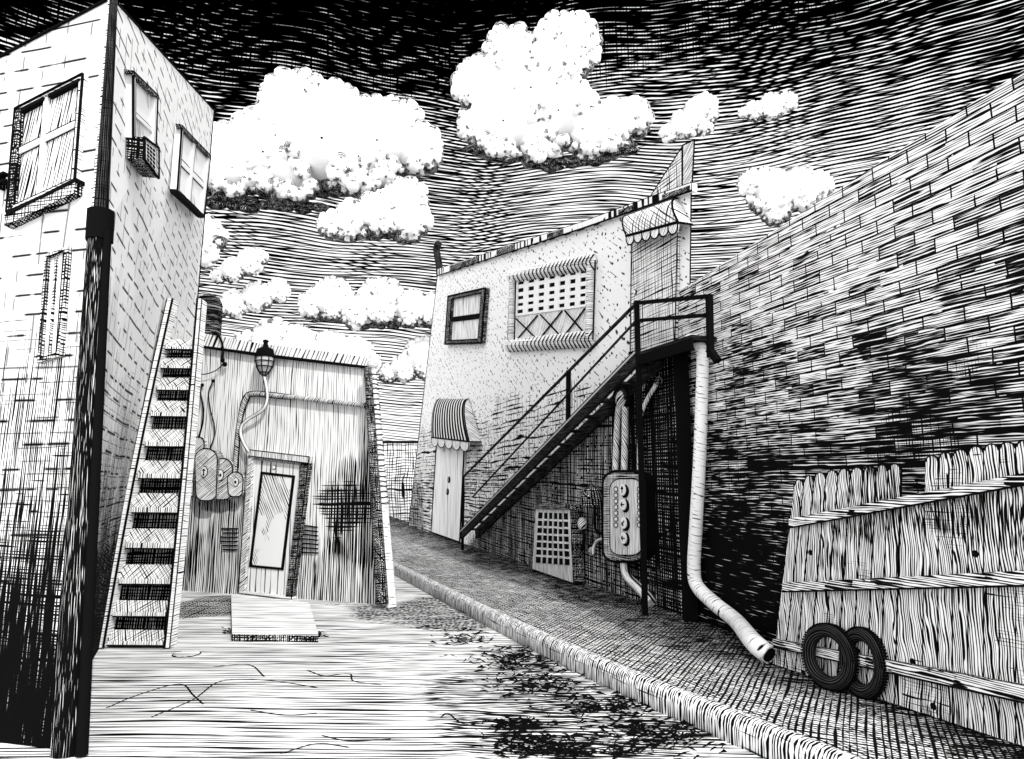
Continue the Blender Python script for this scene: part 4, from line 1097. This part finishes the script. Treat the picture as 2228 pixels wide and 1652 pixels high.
# ------------------------------------------------------------------ sky and light
SKY_FRONT, SKY_FILL = .62, .72
wd = bpy.data.worlds.new('World'); sc.world = wd; wd.use_nodes = True; nt = wd.node_tree
bg = nt.nodes['Background']
tc = nt.nodes.new('ShaderNodeTexCoord'); sp = nt.nodes.new('ShaderNodeSeparateXYZ'); nt.links.new(tc.outputs['Generated'], sp.inputs[0])
az = M(nt, 'ARCTAN2', sp.outputs[0], sp.outputs[1]); el = M(nt, 'ARCSINE', sp.outputs[2])
k = Ink(nt, comb(nt, az, el))
rp = nt.nodes.new('ShaderNodeMapRange'); rp.interpolation_type = 'LINEAR'
cr = nt.nodes.new('ShaderNodeValToRGB'); cr.color_ramp.interpolation = 'LINEAR'
els = cr.color_ramp.elements; els[0].position = 0; els[0].color = (.2,) * 3 + (1,); els[1].position = 1; els[1].color = (1, 1, 1, 1)
for p_, v_ in ((.08, .28), (.18, .36), (.30, .45), (.40, .52), (.48, .60), (.54, .71), (.595, .85), (.65, 1.05)):
    e = els.new(p_); e.color = (v_, v_, v_, 1)
tilt = M(nt, 'MULTIPLY_ADD', az, -.07, el)
nt.links.new(tilt, cr.inputs[0])
lowf = noise(nt, k.vec, 3.0, 2)
th = M(nt, 'MULTIPLY_ADD', M(nt, 'SUBTRACT', lowf, .5), .42, cr.outputs[0])
k.hatch(0, 235, th, 14.0, 2.4, .34, .09, jit=.7)
k.hatch(4, 185, M(nt, 'SUBTRACT', th, .30), 9.0, 2.9, .42, .06, jit=.9)
k.hatch(-5, 170, M(nt, 'SUBTRACT', th, .44), 9.0, 2.6, .5, .05, jit=.9)
k.hatch(90, 190, .25, 3, 4, .3, .03, M(nt, 'MULTIPLY_ADD', tilt, 7.0, -2.9, clamp=True))
inv = k.inv(k.out)
cc = nt.nodes.new('ShaderNodeCombineColor')
for i in range(3): nt.links.new(inv, cc.inputs[i])
nt.links.new(cc.outputs[0], bg.inputs['Color'])
# sky out of view at the sides and behind, brightened as added fill
glow = nt.nodes.new('ShaderNodeMapRange'); glow.interpolation_type = 'SMOOTHSTEP'
nt.links.new(sp.outputs[1], glow.inputs['Value'])
for nm_, x_ in (('From Min', .58), ('From Max', -.15), ('To Min', 0), ('To Max', 1)): glow.inputs[nm_].default_value = x_
nt.links.new(M(nt, 'MULTIPLY_ADD', glow.outputs[0], SKY_FILL, SKY_FRONT), bg.inputs['Strength'])
inv2 = M(nt, 'MAXIMUM', inv, M(nt, 'MULTIPLY', glow.outputs[0], .9))
for i in range(3): nt.links.new(inv2, cc.inputs[i])
sd_ = bpy.data.lights.new('sun', 'SUN'); sd_.energy = 1.5; sd_.angle = math.radians(.5); sd_.color = (1, .99, .97)
so = bpy.data.objects.new('sun', sd_); COL.objects.link(so)
S = Vector((.36, -.66, .66)).normalized(); so.rotation_euler = S.to_track_quat('Z', 'Y').to_euler(); so.location = (0, -20, 30)
vs = sc.view_settings; vs.view_transform = 'Standard'; vs.look = 'None'; vs.gamma = 1; vs.exposure = 1.0
sc.render.film_transparent = False
